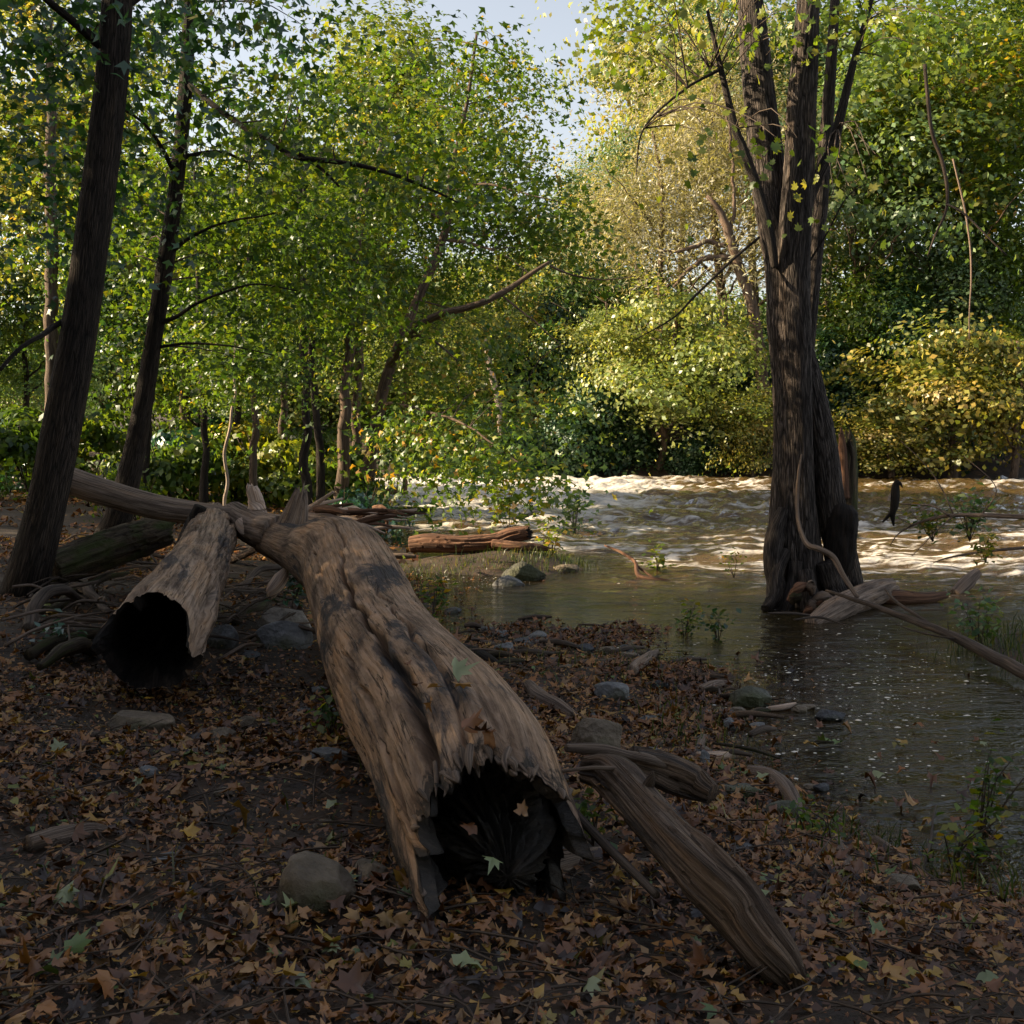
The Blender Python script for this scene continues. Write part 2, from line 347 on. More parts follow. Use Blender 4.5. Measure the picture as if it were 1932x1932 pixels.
M = {}
M['bark_dark'] = wood_mat('bark dark', (.045, .034, .027), (.012, .009, .008), (.075, .056, .046), (60, 60, 7), 1.0, 4, dist=.014, plates=(44, 44, 7))
M['bark_mid'] = wood_mat('bark brown', (.10, .07, .052), (.03, .02, .016), (.17, .125, .095), (30, 30, 4), .9, 4)
M['bark_river'] = wood_mat('bark grey brown', (.068, .053, .046), (.014, .010, .009), (.16, .135, .125), (48, 48, 9), 1.0, 3.5, dist=.022, plates=(34, 34, 5.5))
M['bark_pale'] = wood_mat('bark pale', (.30, .24, .20), (.13, .10, .08), (.42, .36, .31), (14, 14, 4), .5, 4)
M['drift'] = wood_mat('barkless driftwood', (.24, .165, .113), (.10, .065, .043), (.35, .255, .185), (44, 44, 2.2), .8, 7, black=.85, cracks=.8)
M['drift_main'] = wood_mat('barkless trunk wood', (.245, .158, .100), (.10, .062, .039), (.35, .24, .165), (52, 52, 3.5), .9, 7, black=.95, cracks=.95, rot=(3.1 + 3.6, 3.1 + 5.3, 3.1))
M['drift_grey'] = wood_mat('greyed wood', (.17, .125, .098), (.05, .034, .026), (.28, .215, .175), (34, 34, 3.0), .7, 6)
M['limb'] = wood_mat('weathered limb wood', (.125, .086, .062), (.03, .020, .014), (.22, .16, .12), (50, 50, 3.0), 1.0, 6, black=.8, cracks=.95)
M['drift_pale'] = wood_mat('pale dry wood', (.46, .34, .27), (.20, .13, .095), (.62, .49, .41), (30, 30, 2.5), .6, 6)
M['rust_wood'] = wood_mat('reddish dead wood', (.13, .066, .042), (.03, .015, .010), (.23, .13, .085), (24, 24, 2.5), .9, 6)
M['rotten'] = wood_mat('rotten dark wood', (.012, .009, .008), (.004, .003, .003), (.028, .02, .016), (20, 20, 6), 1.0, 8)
ROT = 1
M['twig'] = wood_mat('twig bark', (.060, .045, .036), (.02, .015, .012), (.11, .085, .07), (20, 20, 5), .3, 6)
M['mossy'] = wood_mat('mossy bark', (.055, .040, .028), (.015, .011, .008), (.10, .08, .05), (26, 26, 4), 1.0, 5, moss=(.045, .055, .015))
G = lambda *a: list(a)
M['leaf_green'] = leaf_mat('green maple leaves', [(0, (.030, .068, .014)), (.40, (.068, .125, .016)), (.70, (.13, .18, .018)), (.90, (.20, .20, .02)), (1, (.32, .18, .02))], .5)
M['leaf_mid'] = leaf_mat('mid green leaves turning yellow', [(0, (.035, .085, .018)), (.4, (.075, .14, .02)), (.75, (.14, .19, .022)), (.93, (.26, .23, .03)), (1, (.38, .20, .03))], .5)
M['leaf_shade'] = leaf_mat('deep green leaves', [(0, (.016, .052, .022)), (.5, (.028, .085, .028)), (.85, (.055, .12, .025)), (1, (.14, .14, .02))], .4, .4, .06)
M['leaf_yellow'] = leaf_mat('yellow green leaves', [(0, (.06, .115, .014)), (.35, (.12, .175, .018)), (.7, (.21, .235, .025)), (.92, (.32, .27, .03)), (1, (.40, .22, .03))], .5)
M['leaf_yellow_hazed'] = leaf_mat('pale hazed yellow green leaves', [(0, (.07, .12, .03)), (.35, (.14, .19, .045)), (.7, (.25, .27, .07)), (.92, (.36, .31, .08)), (1, (.42, .26, .07))], .45)  # milky haze and leaf sheen of the far bank mixed into the colour
M['leaf_gold'] = leaf_mat('gold and green leaves', [(0, (.05, .095, .02)), (.35, (.12, .16, .03)), (.65, (.26, .24, .045)), (1, (.44, .30, .07))], .42)
M['leaf_pale'] = leaf_mat('pale willow leaves', [(0, (.16, .155, .09)), (.5, (.28, .26, .16)), (1, (.40, .34, .23))], .45)
M['leaf_light'] = leaf_mat('light green leaves', [(0, (.05, .11, .05)), (.5, (.11, .18, .075)), (1, (.23, .27, .11))], .45)
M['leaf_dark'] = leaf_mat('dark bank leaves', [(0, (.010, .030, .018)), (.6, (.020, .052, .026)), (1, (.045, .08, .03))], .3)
M['leaf_vine'] = leaf_mat('vine leaves', [(0, (.022, .058, .028)), (.6, (.04, .09, .034)), (1, (.085, .13, .04))], .35)
M['leaf_ochre'] = leaf_mat('ochre leaves', [(0, (.12, .10, .03)), (.6, (.22, .16, .04)), (1, (.30, .20, .05))], .4)
M['leaf_teal'] = leaf_mat('blue green leaves', [(0, (.02, .07, .045)), (.6, (.035, .11, .07)), (1, (.08, .16, .08))], .35, .3, .10)
M['litter'] = leaf_mat('dead leaves', [(0, (.020, .009, .005)), (.22, (.075, .028, .010)), (.45, (.18, .068, .019)), (.72, (.29, .13, .038)), (.86, (.30, .17, .065)), (.93, (.38, .22, .03)), (.97, (.09, .14, .035)), (1, (.20, .22, .11))], .12, .45, .05)
M['grass'] = leaf_mat('grass blades', [(0, (.03, .06, .015)), (.6, (.06, .09, .02)), (1, (.17, .14, .05))], .4)

def stone_mat(name, a, b, c, moss=(.05, .055, .02), mo=.62):
    m, nt, ns, ln = newmat(name)
    tc = N_(ns, 'ShaderNodeTexCoord')
    n1 = N_(ns, 'ShaderNodeTexNoise', i_Scale=9.0, i_Detail=9.0, i_Roughness=.7); n2 = N_(ns, 'ShaderNodeTexNoise', i_Scale=3.0, i_Detail=5.0); n3 = N_(ns, 'ShaderNodeTexVoronoi', i_Scale=40.0)
    for n in (n1, n2, n3): ln.new(tc.outputs['Object'], n.inputs['Vector'])
    r = ramp(ns, [(.3, a), (.5, b), (.7, c)]); ln.new(n1.outputs[0], r.inputs[0])
    r4 = ramp(ns, [(mo - .08, (0, 0, 0)), (mo + .06, (1, 1, 1))]); ln.new(n2.outputs[0], r4.inputs[0])
    mm = N_(ns, 'ShaderNodeMix', data_type='RGBA'); ln.new(r4.outputs[0], mm.inputs[0]); ln.new(r.outputs[0], mm.inputs[6]); mm.inputs[7].default_value = (*moss, 1)
    b_ = N_(ns, 'ShaderNodeBsdfPrincipled', i_Roughness=.7); ln.new(mm.outputs[2], b_.inputs['Base Color'])
    ad = N_(ns, 'ShaderNodeMath', operation='MULTIPLY_ADD', i_1=.25); ln.new(n3.outputs[0], ad.inputs[0]); ln.new(n1.outputs[0], ad.inputs[2])
    bp = N_(ns, 'ShaderNodeBump', i_Strength=1.0, i_Distance=.035); ln.new(ad.outputs[0], bp.inputs['Height']); ln.new(bp.outputs[0], b_.inputs['Normal'])
    out = N_(ns, 'ShaderNodeOutputMaterial'); ln.new(b_.outputs[0], out.inputs[0]); return m
M['stone_grey'] = stone_mat('grey stone', (.06, .062, .068), (.13, .135, .145), (.22, .22, .225))
M['stone_brown'] = stone_mat('brown stone', (.06, .045, .032), (.13, .10, .07), (.22, .17, .12))
M['stone_light'] = stone_mat('light stone', (.16, .14, .12), (.28, .25, .22), (.38, .34, .30), mo=.7)
M['stone_moss'] = stone_mat('mossy stone', (.035, .035, .03), (.07, .07, .055), (.12, .12, .10), mo=.5)
M['stone_wet'] = stone_mat('wet stone', (.02, .02, .024), (.045, .047, .055), (.09, .095, .11))

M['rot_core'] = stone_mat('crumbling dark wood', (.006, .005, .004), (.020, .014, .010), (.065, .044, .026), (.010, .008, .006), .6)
# ground
m, nt, ns, ln = newmat('forest floor'); M['ground'] = m
tc = N_(ns, 'ShaderNodeTexCoord')
n1 = N_(ns, 'ShaderNodeTexNoise', i_Scale=3.0, i_Detail=10.0, i_Roughness=.7); n2 = N_(ns, 'ShaderNodeTexVoronoi', i_Scale=16.0); n3 = N_(ns, 'ShaderNodeTexNoise', i_Scale=.25, i_Detail=4.0)
for n in (n1, n2, n3): ln.new(tc.outputs['Object'], n.inputs['Vector'])
r = ramp(ns, [(.3, (.010, .006, .003)), (.5, (.028, .017, .009)), (.7, (.06, .034, .016))]); ln.new(n1.outputs[0], r.inputs[0])
r2 = ramp(ns, [(0, (.5, .42, .38)), (.5, (1, .9, .8)), (1, (1.5, 1.2, .8))]); ln.new(n2.outputs['Color'], r2.inputs[0])
mu = N_(ns, 'ShaderNodeMix', data_type='RGBA', blend_type='MULTIPLY'); mu.inputs[0].default_value = 1; ln.new(r.outputs[0], mu.inputs[6]); ln.new(r2.outputs[0], mu.inputs[7])
b_ = N_(ns, 'ShaderNodeBsdfPrincipled', i_Roughness=.8); ln.new(mu.outputs[2], b_.inputs['Base Color'])
bp = N_(ns, 'ShaderNodeBump', i_Strength=1.0, i_Distance=.04); ln.new(n1.outputs[0], bp.inputs['Height']); ln.new(bp.outputs[0], b_.inputs['Normal'])
out = N_(ns, 'ShaderNodeOutputMaterial'); ln.new(b_.outputs[0], out.inputs[0])

# water: murky brown body, thin and clear at the edge, foam where it breaks
m, nt, ns, ln = newmat('river water'); M['water'] = m
tc = N_(ns, 'ShaderNodeTexCoord'); dp = N_(ns, 'ShaderNodeAttribute', attribute_name='depth'); fo = N_(ns, 'ShaderNodeAttribute', attribute_name='foam'); rp = N_(ns, 'ShaderNodeAttribute', attribute_name='rough')
mpa = N_(ns, 'ShaderNodeMapping'); mpa.inputs['Scale'].default_value = (2.6, 5.0, 1); ln.new(tc.outputs['Object'], mpa.inputs[0])
w1 = N_(ns, 'ShaderNodeTexNoise', i_Scale=1.0, i_Detail=5.0, i_Roughness=.6, i_Distortion=.5); ln.new(mpa.outputs[0], w1.inputs['Vector'])
mpb = N_(ns, 'ShaderNodeMapping'); mpb.inputs['Scale'].default_value = (9, 16, 1); ln.new(tc.outputs['Object'], mpb.inputs[0])
w2 = N_(ns, 'ShaderNodeTexNoise', i_Scale=1.0, i_Detail=3.0, i_Roughness=.6); ln.new(mpb.outputs[0], w2.inputs['Vector'])
wa = N_(ns, 'ShaderNodeMath', operation='MULTIPLY_ADD', i_1=.30); ln.new(w2.outputs[0], wa.inputs[0]); ln.new(w1.outputs[0], wa.inputs[2])
bp = N_(ns, 'ShaderNodeBump', i_Distance=.07); ln.new(wa.outputs[0], bp.inputs['Height'])
bs = N_(ns, 'ShaderNodeMapRange', i_3=.6, i_4=1.0); ln.new(rp.outputs['Fac'], bs.inputs[0]); ln.new(bs.outputs[0], bp.inputs['Strength'])
rc = ramp(ns, [(0, (.030, .020, .008)), (.5, (.024, .018, .007)), (.9, (.034, .024, .009)), (1, (.060, .040, .016))]); ln.new(dp.outputs['Fac'], rc.inputs[0])
df = N_(ns, 'ShaderNodeBsdfDiffuse'); ln.new(rc.outputs[0], df.inputs[0])
rmx = N_(ns, 'ShaderNodeMix', data_type='RGBA'); rmf = N_(ns, 'ShaderNodeMath', operation='MULTIPLY', i_1=.8); ln.new(rp.outputs['Fac'], rmf.inputs[0]); ln.new(rmf.outputs[0], rmx.inputs[0]); ln.new(rc.outputs[0], rmx.inputs[6]); rmx.inputs[7].default_value = (.085, .052, .020, 1); ln.new(rmx.outputs[2], df.inputs[0])
tp = N_(ns, 'ShaderNodeBsdfTransparent'); tp.inputs[0].default_value = (.80, .70, .48, 1)
al = N_(ns, 'ShaderNodeMapRange', i_1=0.0, i_2=.35, i_3=.10, i_4=1.0); ln.new(dp.outputs['Fac'], al.inputs[0])
mx = N_(ns, 'ShaderNodeMixShader'); ln.new(al.outputs[0], mx.inputs[0]); ln.new(tp.outputs[0], mx.inputs[1]); ln.new(df.outputs[0], mx.inputs[2])
gl = N_(ns, 'ShaderNodeBsdfGlossy', i_Roughness=.06); gl.inputs[0].default_value = (.95, .95, .95, 1); ln.new(bp.outputs[0], gl.inputs['Normal'])
fr = N_(ns, 'ShaderNodeFresnel', i_IOR=1.33); ln.new(bp.outputs[0], fr.inputs['Normal'])
m2 = N_(ns, 'ShaderNodeMixShader'); ln.new(fr.outputs[0], m2.inputs[0]); ln.new(mx.outputs[0], m2.inputs[1]); ln.new(gl.outputs[0], m2.inputs[2])
mpf = N_(ns, 'ShaderNodeMapping'); mpf.inputs['Scale'].default_value = (2.4, 9, 3); ln.new(tc.outputs['Object'], mpf.inputs[0])
f1 = N_(ns, 'ShaderNodeTexNoise', i_Scale=1.6, i_Detail=8.0, i_Roughness=.72, i_Distortion=1.2); ln.new(mpf.outputs[0], f1.inputs['Vector'])
fs0 = N_(ns, 'ShaderNodeMath', operation='MULTIPLY', i_1=.9); ln.new(f1.outputs[0], fs0.inputs[0]); fs = N_(ns, 'ShaderNodeMath', operation='ADD'); ln.new(fs0.outputs[0], fs.inputs[0]); ln.new(fo.outputs['Fac'], fs.inputs[1])
fr2 = N_(ns, 'ShaderNodeMapRange', i_1=.78, i_2=1.16, i_3=0.0, i_4=.90); ln.new(fs.outputs[0], fr2.inputs[0])
fd = N_(ns, 'ShaderNodeBsdfDiffuse'); fd.inputs[0].default_value = (.60, .57, .53, 1); ln.new(bp.outputs[0], fd.inputs['Normal'])
m3 = N_(ns, 'ShaderNodeMixShader'); ln.new(fr2.outputs[0], m3.inputs[0]); ln.new(m2.outputs[0], m3.inputs[1]); ln.new(fd.outputs[0], m3.inputs[2])
out = N_(ns, 'ShaderNodeOutputMaterial'); ln.new(m3.outputs[0], out.inputs[0])
m, nt, ns, ln = newmat('foam'); M['foam'] = m
fd = N_(ns, 'ShaderNodeBsdfDiffuse'); fd.inputs[0].default_value = (.66, .62, .55, 1); out = N_(ns, 'ShaderNodeOutputMaterial'); ln.new(fd.outputs[0], out.inputs[0])

# ------------------------------------------------------------------ the setting
def axis(lo, hi, c, w, n):                            # denser around c
    a, b = math.asinh((lo - c) / w), math.asinh((hi - c) / w)
    return c + w * np.sinh(np.linspace(a, b, n))
def grid_faces(nr, nc):
    i = np.arange(nr - 1)[:, None] * nc + np.arange(nc - 1)[None]
    return np.stack([i, i + 1, i + nc + 1, i + nc], -1).reshape(-1, 4)
gx, gy = axis(-320, 320, -0.5, 4.0, 480), axis(-60, 420, 4.5, 4.0, 480)
X, Y = np.meshgrid(gx, gy); xf, yf = X.ravel(), Y.ravel()
zf = ground_z(xf, yf) + fbm(p2(xf * 9, yf * 9), 2, 31) * .012
o = obj('ground', mesh_np('ground', np.stack([xf, yf, zf], -1), grid_faces(480, 480), M['ground'])); tag(o, kind='structure')

NR, NC = 560, 460
ry = np.geomspace(2.6, 48, NR); u = np.linspace(-1, 1, NC)
Y = np.repeat(ry[:, None], NC, 1); X = u[None] * (.72 * Y + 3)
x, y = X.ravel(), Y.ravel()
g = ground_z(x, y); depth = np.clip(-g / .7, 0, 1)
rapid = sstep(8.6, 13.5, y + x * .35) ; rapid = np.maximum(rapid, .55 * sstep(8.5, 12, y) * sstep(2.5, 4.5, x))
rapid *= sstep(0.0, .35, depth)
wv = fbm(p2(x * .9, y * 1.5), 4, 61); rg_ = 1 - np.abs(fbm(p2(x * 1.3 + wv, y * 2.0), 4, 71)) * 2
h = rapid * (.17 * wv + .13 * rg_ * rg_ + .04 * np.sin(y * 1.9 + x * .55 + wv * 5) + .10 * fbm(p2(x * 2.1, y * 2.6), 3, 87)) + rapid * .022 * fbm(p2(x * 4, y * 7), 2, 83) + (1 - rapid) * (.010 * fbm(p2(x * 1.5, y * 2.6), 3, 81) + .0022 * fbm(p2(x * 5, y * 9), 2, 82))
patch = fbm(p2(x * .28, y * .42), 3, 91)
wx = fbm(p2(x * .8, y * .9, 3), 3, 96) * 1.2; wy = fbm(p2(x * .8, y * .9, 9), 3, 97) * .6
def ridge(fx, fy, sd, k): return np.clip(1 - np.abs(fbm(p2((x + wx) * fx, (y + wy) * fy), 3, sd)) * 2.6, 0, 1) ** k
streak = .50 * ridge(.55, 2.6, 95, 3) + .50 * ridge(1.2, 5.5, 98, 2.5) + .30 * ridge(.3, 1.0, 99, 2)
zone = .05 + .46 * sstep(15, 25, y) * sstep(6.5, -1.5, x - .08 * y) + .30 * patch + .12 * sstep(26, 33, y)
zone = zone + .17 * sstep(4, -1, x) * sstep(12.5, 19, y) - .12 * sstep(1, 5, x) + .05 * sstep(10, 13, y) * sstep(21, 16, y)
white = rapid * (zone + streak * (.62 + .35 * sstep(20, 13, y)) + .8 * np.clip(h, -.15, .2) - .12)
o = obj('river_water', mesh_np('river water', np.stack([x, y, h * .80 * (.35 + .65 * sstep(12, 24, y))], -1), grid_faces(NR, NC), M['water'], {'depth': depth, 'foam': np.clip(white, 0, 1), 'rough': np.clip(rapid, 0, 1)}))
tag(o, kind='structure')

# ------------------------------------------------------------------ trees
def part(root, name, geo, mat, an='wc', smooth=True):
    return obj(name, geo.mesh(name, mat, root.location, an, smooth), root)
def PR(pts):                                          # (px, py, Y, radius) -> path, radii
    P = np.array([at(a, b, c) for a, b, c, _ in pts]); return P, np.array([q[3] for q in pts])
def add_twigs(geo, base_pts, C, r=.007, rg=rng, lim=1.5):
    B = np.asarray(base_pts)
    for c in C:
        d = np.linalg.norm(B - c, axis=1); j = int(np.argmin(d))
        if d[j] > lim: continue
        a = B[j]; mid = (a + c) / 2 + np.array([0, 0, .12 * d[j]]) + rg.normal(0, .06 * d[j], 3)
        geo.add(*tube([a, mid, c], [r * (1 + .35 * d[j]), r * .8, r * .4], 6, 4, cap=(False, False)))
def hero_tree(name, label, cat, trunks, branches, blobs, bark, leafm, lsize, tmpl=QUAD, group=None, k=20, amp=.07, twigs=True, per=45, cr=.42, sd=1, flat=.35, dens=1.0):
    rg = np.random.default_rng(sd)
    P0, R0 = PR(trunks[0]); P0[0][2] = min(P0[0][2], gz(P0[0][0], P0[0][1]) - .1); root = empty(name, P0[0], label, cat, group)
    cloud = []
    for i, t in enumerate(trunks):
        P, R = PR(t); g_ = Geo(); L = np.linalg.norm(np.diff(P, axis=0), axis=1).sum()
        g_.add(*tube(P, R, max(16, int(L * 14)), k, bark_disp(amp, 1, sd + i), seed=sd + i, ref=(0, 1, 0)))
        part(root, 'trunk', g_, bark); cloud.append(spline(P, 40))
    for i, t in enumerate(branches):
        P, R = PR(t); g_ = Geo(); g_.add(*tube(P, R, 26, 8, bark_disp(.08, 1, i), seed=sd + 40 + i, wob=.03)); part(root, 'branch', g_, bark)
        cloud.append(spline(P, 24))
    g_ = Geo(); tw = Geo(); B = np.concatenate(cloud)
    for (px, py, Yd, rx, rz, ry_, n) in blobs:
        c = at(px, py, Yd); s = Yd / FOC; n = int(n * dens)
        P, N, C, v = blob_points(c, (rx * s, ry_, rz * s), n, per, cr, flat, rg=rg)
        ok = P[:, 2] > .12
        g_.add(*leaves(P[ok], N[ok], lsize * (.6 + .7 * rg.random(ok.sum())), tmpl, v=v[ok], rg=rg, curl=.12))
        if twigs: add_twigs(tw, B, C[:160], rg=rg, lim=max(.9, Yd * .11))
    if g_.n: part(root, 'crown', g_, leafm, 'lf', smooth=False)
    if tw.n: tag(part(root, 'twigs', tw, M['twig']), kind='stuff')
    return root

# -- the two leaning trees at the left
hero_tree('leaning_tree', 'tall dark leaning tree trunk at the far left, in front of the grey pole log', 'tree',
  [[(38, 1150, 7.1, .15), (55, 1080, 7.0, .125), (88, 950, 7.0, .112), (118, 800, 7.0, .112), (150, 620, 7.0, .102), (176, 430, 7.0, .096), (200, 242, 7.0, .093), (218, 60, 7.0, .088), (228, -200, 7.0, .075)]],
  [[(118, 607, 7.0, .018), (85, 620, 6.8, .016), (55, 645, 6.5, .013), (0, 700, 6.3, .01)], [(210, 90, 7, .035), (120, 20, 6.8, .02), (20, -60, 6.5, .012)], [(222, 20, 7, .03), (330, -60, 7.2, .02), (450, -120, 7.4, .012)]],
  [(60, 40, 7.5, 160, 110, 1.2, 1500), (330, -60, 8, 200, 110, 1.2, 1500), (120, 330, 8.5, 120, 120, .8, 900)],
  M['bark_dark'], M['leaf_shade'], .09, MAPS, k=64, sd=11, amp=.035)
hero_tree('leaning_tree', 'second slimmer dark leaning tree, behind the grey pole log, long thin branches reaching right', 'tree',
  [[(200, 1030, 9.6, .13), (228, 960, 9.5, .105), (262, 810, 9.5, .078), (290, 640, 9.5, .066), (312, 500, 9.5, .066), (326, 400, 9.5, .060), (344, 242, 9.5, .055), (356, 60, 9.5, .05), (360, -160, 9.5, .04)]],
  [[(354, 150, 9.5, .028), (445, 232, 9.2, .022), (500, 262, 9.1, .021), (560, 295, 9.0, .020), (640, 303, 9, .018), (720, 320, 9, .015), (800, 350, 9, .011), (870, 388, 9, .006)],
   [(560, 293, 9.0, .014), (600, 318, 9, .012), (635, 352, 9, .008)],
   [(318, 470, 9.5, .018), (360, 450, 9.4, .014), (420, 425, 9.3, .01), (520, 400, 9.2, .007)],
   [(300, 612, 9.5, .018), (345, 592, 9.4, .015), (400, 556, 9.3, .011), (480, 535, 9.2, .007), (560, 548, 9.2, .005)],
   [(300, 653, 9.5, .013), (350, 646, 9.4, .010), (430, 652, 9.3, .007), (520, 670, 9.2, .005)],
   [(345, 300, 9.5, .02), (410, 290, 9.6, .014), (470, 310, 9.7, .009)], [(335, 330, 9.5, .02), (290, 250, 9.2, .013), (230, 210, 9, .008)]],
  [(440, 370, 11.2, 150, 80, 1.0, 3000), (255, 330, 10.6, 70, 100, .6, 1300), (570, 420, 11, 150, 60, 1.0, 2400), (470, 560, 11, 140, 50, .8, 1900), (620, 560, 11.5, 130, 50, .8, 1500),
   (430, 675, 11, 130, 35, .7, 1100), (600, 240, 10.6, 220, 45, .9, 2000), (800, 270, 10.6, 140, 60, .8, 1500), (300, 120, 10.8, 220, 90, 1.0, 2400), (700, 110, 10.8, 250, 90, 1.0, 3000), (245, 480, 10.6, 50, 60, .5, 600), (345, 300, 9.2, 25, 40, .2, 120), (560, 270, 8.9, 130, 22, .25, 420), (760, 320, 8.9, 120, 26, .25, 380), (640, 200, 9.2, 200, 50, .4, 700)],
  M['bark_dark'], M['leaf_green'], .085, MAPS, k=48, sd=12, amp=.05, cr=.46, per=150, dens=.66, flat=.2)

# -- the sycamore like tree leaning over the rapids
hero_tree('bank_tree', 'crooked tree leaning right over the rapids, one long forked branch above the water', 'tree',
  [[(690, 905, 19, .13), (702, 850, 19, .10), (722, 740, 19, .09), (752, 650, 19, .082), (790, 560, 19, .075), (825, 480, 19, .068), (846, 410, 19, .055), (850, 330, 19, .04), (880, 200, 19, .03), (900, 60, 19, .02)]],
  [[(735, 690, 19, .07), (775, 632, 18, .06), (830, 592, 17.4, .055), (900, 575, 17, .048), (945, 553, 17, .042), (1000, 520, 17, .032), (1042, 492, 17, .022)],
   [(1035, 498, 17, .018), (1080, 520, 17, .014), (1130, 528, 17, .010), (1200, 520, 17, .006)],
   [(846, 452, 19, .03), (900, 462, 18.6, .022), (950, 480, 18.3, .012), (1000, 520, 18, .008)],
   [(945, 555, 17, .016), (1000, 600, 16.8, .012), (1060, 650, 16.6, .008)],
   [(775, 632, 18, .03), (820, 645, 17.6, .02), (860, 680, 17.3, .012)],
   [(720, 760, 19, .03), (780, 770, 17.5, .024), (850, 790, 16.2, .018), (920, 830, 15.5, .012), (990, 880, 15, .008)],
   [(848, 360, 19, .02), (920, 350, 18.5, .016), (1010, 372, 18, .010), (1080, 390, 18, .006)], [(840, 420, 19, .03), (780, 380, 19.4, .016), (700, 350, 19.8, .01)]],
  [(870, 370, 20.4, 190, 120, 1.8, 5500), (990, 420, 19.4, 100, 70, 1.4, 1900), (790, 520, 21.4, 150, 60, 1.2, 2000), (900, 630, 19.4, 100, 40, .8, 900), (820, 700, 20.6, 90, 36, .7, 800),
   (850, 790, 17, 120, 40, .9, 1900), (930, 862, 15.4, 75, 36, .6, 1500), (960, 760, 16.6, 55, 35, .6, 600), (790, 835, 19.8, 80, 30, .6, 900), (860, 160, 20, 150, 110, 2.0, 3000), (900, 280, 20.2, 80, 50, 1.2, 1100)],
  M['bark_mid'], M['leaf_mid'], .12, MAPS, k=24, sd=13, cr=.62, per=130, flat=.22)

# -- multi stemmed tree standing in the water
mt = empty('river_tree', at(1515, 1145, 9.5), 'big multi stemmed tree standing in the brown water right of centre', 'tree')
def mtp(name, pts, mat='bark_river', k=56, amp=.07, seed=1, an=None, m=None, fr=1.0, wob=0):
    P, R = PR(pts); g_ = Geo(); L = np.linalg.norm(np.diff(P, axis=0), axis=1).sum()
    g_.add(*tube(P, R, m or max(20, int(L * 45)), k, bark_disp(amp, fr, seed), seed=seed, ref=(0, 1, 0), wob=wob)); return part(mt, name, g_, M[mat])
mtp('trunk', [(1508, 1175, 9.4, .30), (1503, 1130, 9.4, .235), (1500, 1060, 9.4, .215), (1497, 980, 9.4, .19), (1494, 860, 9.4, .145), (1490, 720, 9.4, .132), (1484, 600, 9.4, .145), (1480, 500, 9.4, .142), (1464, 420, 9.45, .135), (1450, 330, 9.5, .132), (1440, 242, 9.5, .128), (1425, 100, 9.6, .11), (1405, -120, 9.7, .08)], seed=21)
mtp('trunk', [(1512, 1100, 9.3, .14), (1512, 900, 9.3, .10), (1508, 750, 9.3, .10), (1500, 620, 9.3, .12), (1498, 500, 9.3, .12), (1502, 400, 9.3, .12), (1508, 300, 9.3, .118), (1512, 200, 9.3, .11), (1522, 50, 9.3, .09), (1535, -120, 9.3, .06)], seed=22)
mtp('trunk', [(1595, 1120, 9.5, .16), (1585, 1040, 9.45, .125), (1568, 955, 9.4, .115), (1556, 860, 9.4, .11), (1542, 780, 9.4, .10), (1524, 690, 9.45, .08), (1512, 620, 9.5, .05)], seed=23)
mtp('trunk', [(1515, 760, 9.7, .07), (1522, 640, 9.7, .068), (1534, 520, 9.7, .062), (1545, 420, 9.7, .055), (1553, 330, 9.7, .052), (1560, 242, 9.7, .05), (1572, 60, 9.7, .04), (1580, -100, 9.7, .03)], seed=24, k=28)
mtp('branch', [(1462, 505, 9.25, .03), (1454, 450, 9.2, .036), (1438, 385, 9.2, .036), (1422, 335, 9.2, .036), (1400, 275, 9.2, .034), (1387, 242, 9.2, .03), (1360, 130, 9.2, .022), (1335, 20, 9.2, .012)], seed=25, k=20, amp=.03)
mtp('branch', [(1516, 420, 9.25, .04), (1528, 372, 9.3, .045), (1548, 325, 9.3, .045), (1568, 285, 9.3, .042), (1580, 242, 9.3, .038), (1610, 120, 9.3, .028), (1650, -20, 9.3, .015)], seed=26, k=20, amp=.04)
mtp('branch', [(1432, 448, 9.4, .012), (1380, 492, 9.2, .012), (1310, 560, 9.0, .010), (1270, 600, 8.9, .007), (1200, 640, 8.8, .004)], seed=27, k=6)
mtp('branch', [(1520, 505, 9.4, .010), (1560, 440, 9.3, .008), (1600, 370, 9.2, .005), (1650, 340, 9.2, .003)], seed=28, k=6)
mtp('branch', [(1360, 130, 9.2, .014), (1290, 170, 9, .010), (1215, 242, 8.9, .008), (1200, 330, 8.8, .004)], seed=29, k=6)
for i, pts in enumerate([[(1480, 1040, 9.2, .05), (1466, 1080, 9.1, .055), (1462, 1120, 9.0, .05), (1445, 1150, 8.9, .04)],
                         [(1478, 960, 9.25, .04), (1462, 1010, 9.2, .07), (1458, 1070, 9.15, .07), (1470, 1120, 9.1, .06), (1455, 1160, 9.0, .05)],
                         [(1500, 1060, 9.15, .05), (1498, 1100, 9.1, .05), (1486, 1140, 9.0, .05), (1478, 1165, 8.95, .05)],
                         [(1560, 1060, 9.2, .08), (1575, 1110, 9.2, .08), (1600, 1150, 9.1, .06)],
                         [(1520, 1080, 9.1, .06), (1525, 1120, 9.0, .07), (1530, 1165, 8.9, .06)]]):
    mtp('root', pts, seed=30 + i, k=24, m=30, amp=.1)
g_ = Geo(); tw = Geo(); rg = np.random.default_rng(5)
cl = np.concatenate([spline([at(1438, 242, 9.5), at(1425, 100, 9.6), at(1410, -120, 9.7)], 10), spline([at(1387, 242, 9.2), at(1360, 130, 9.2), at(1290, 170, 9), at(1215, 242, 8.9)], 12), spline([at(1580, 242, 9.3), at(1610, 120, 9.3), at(1650, -20, 9.3)], 10)])
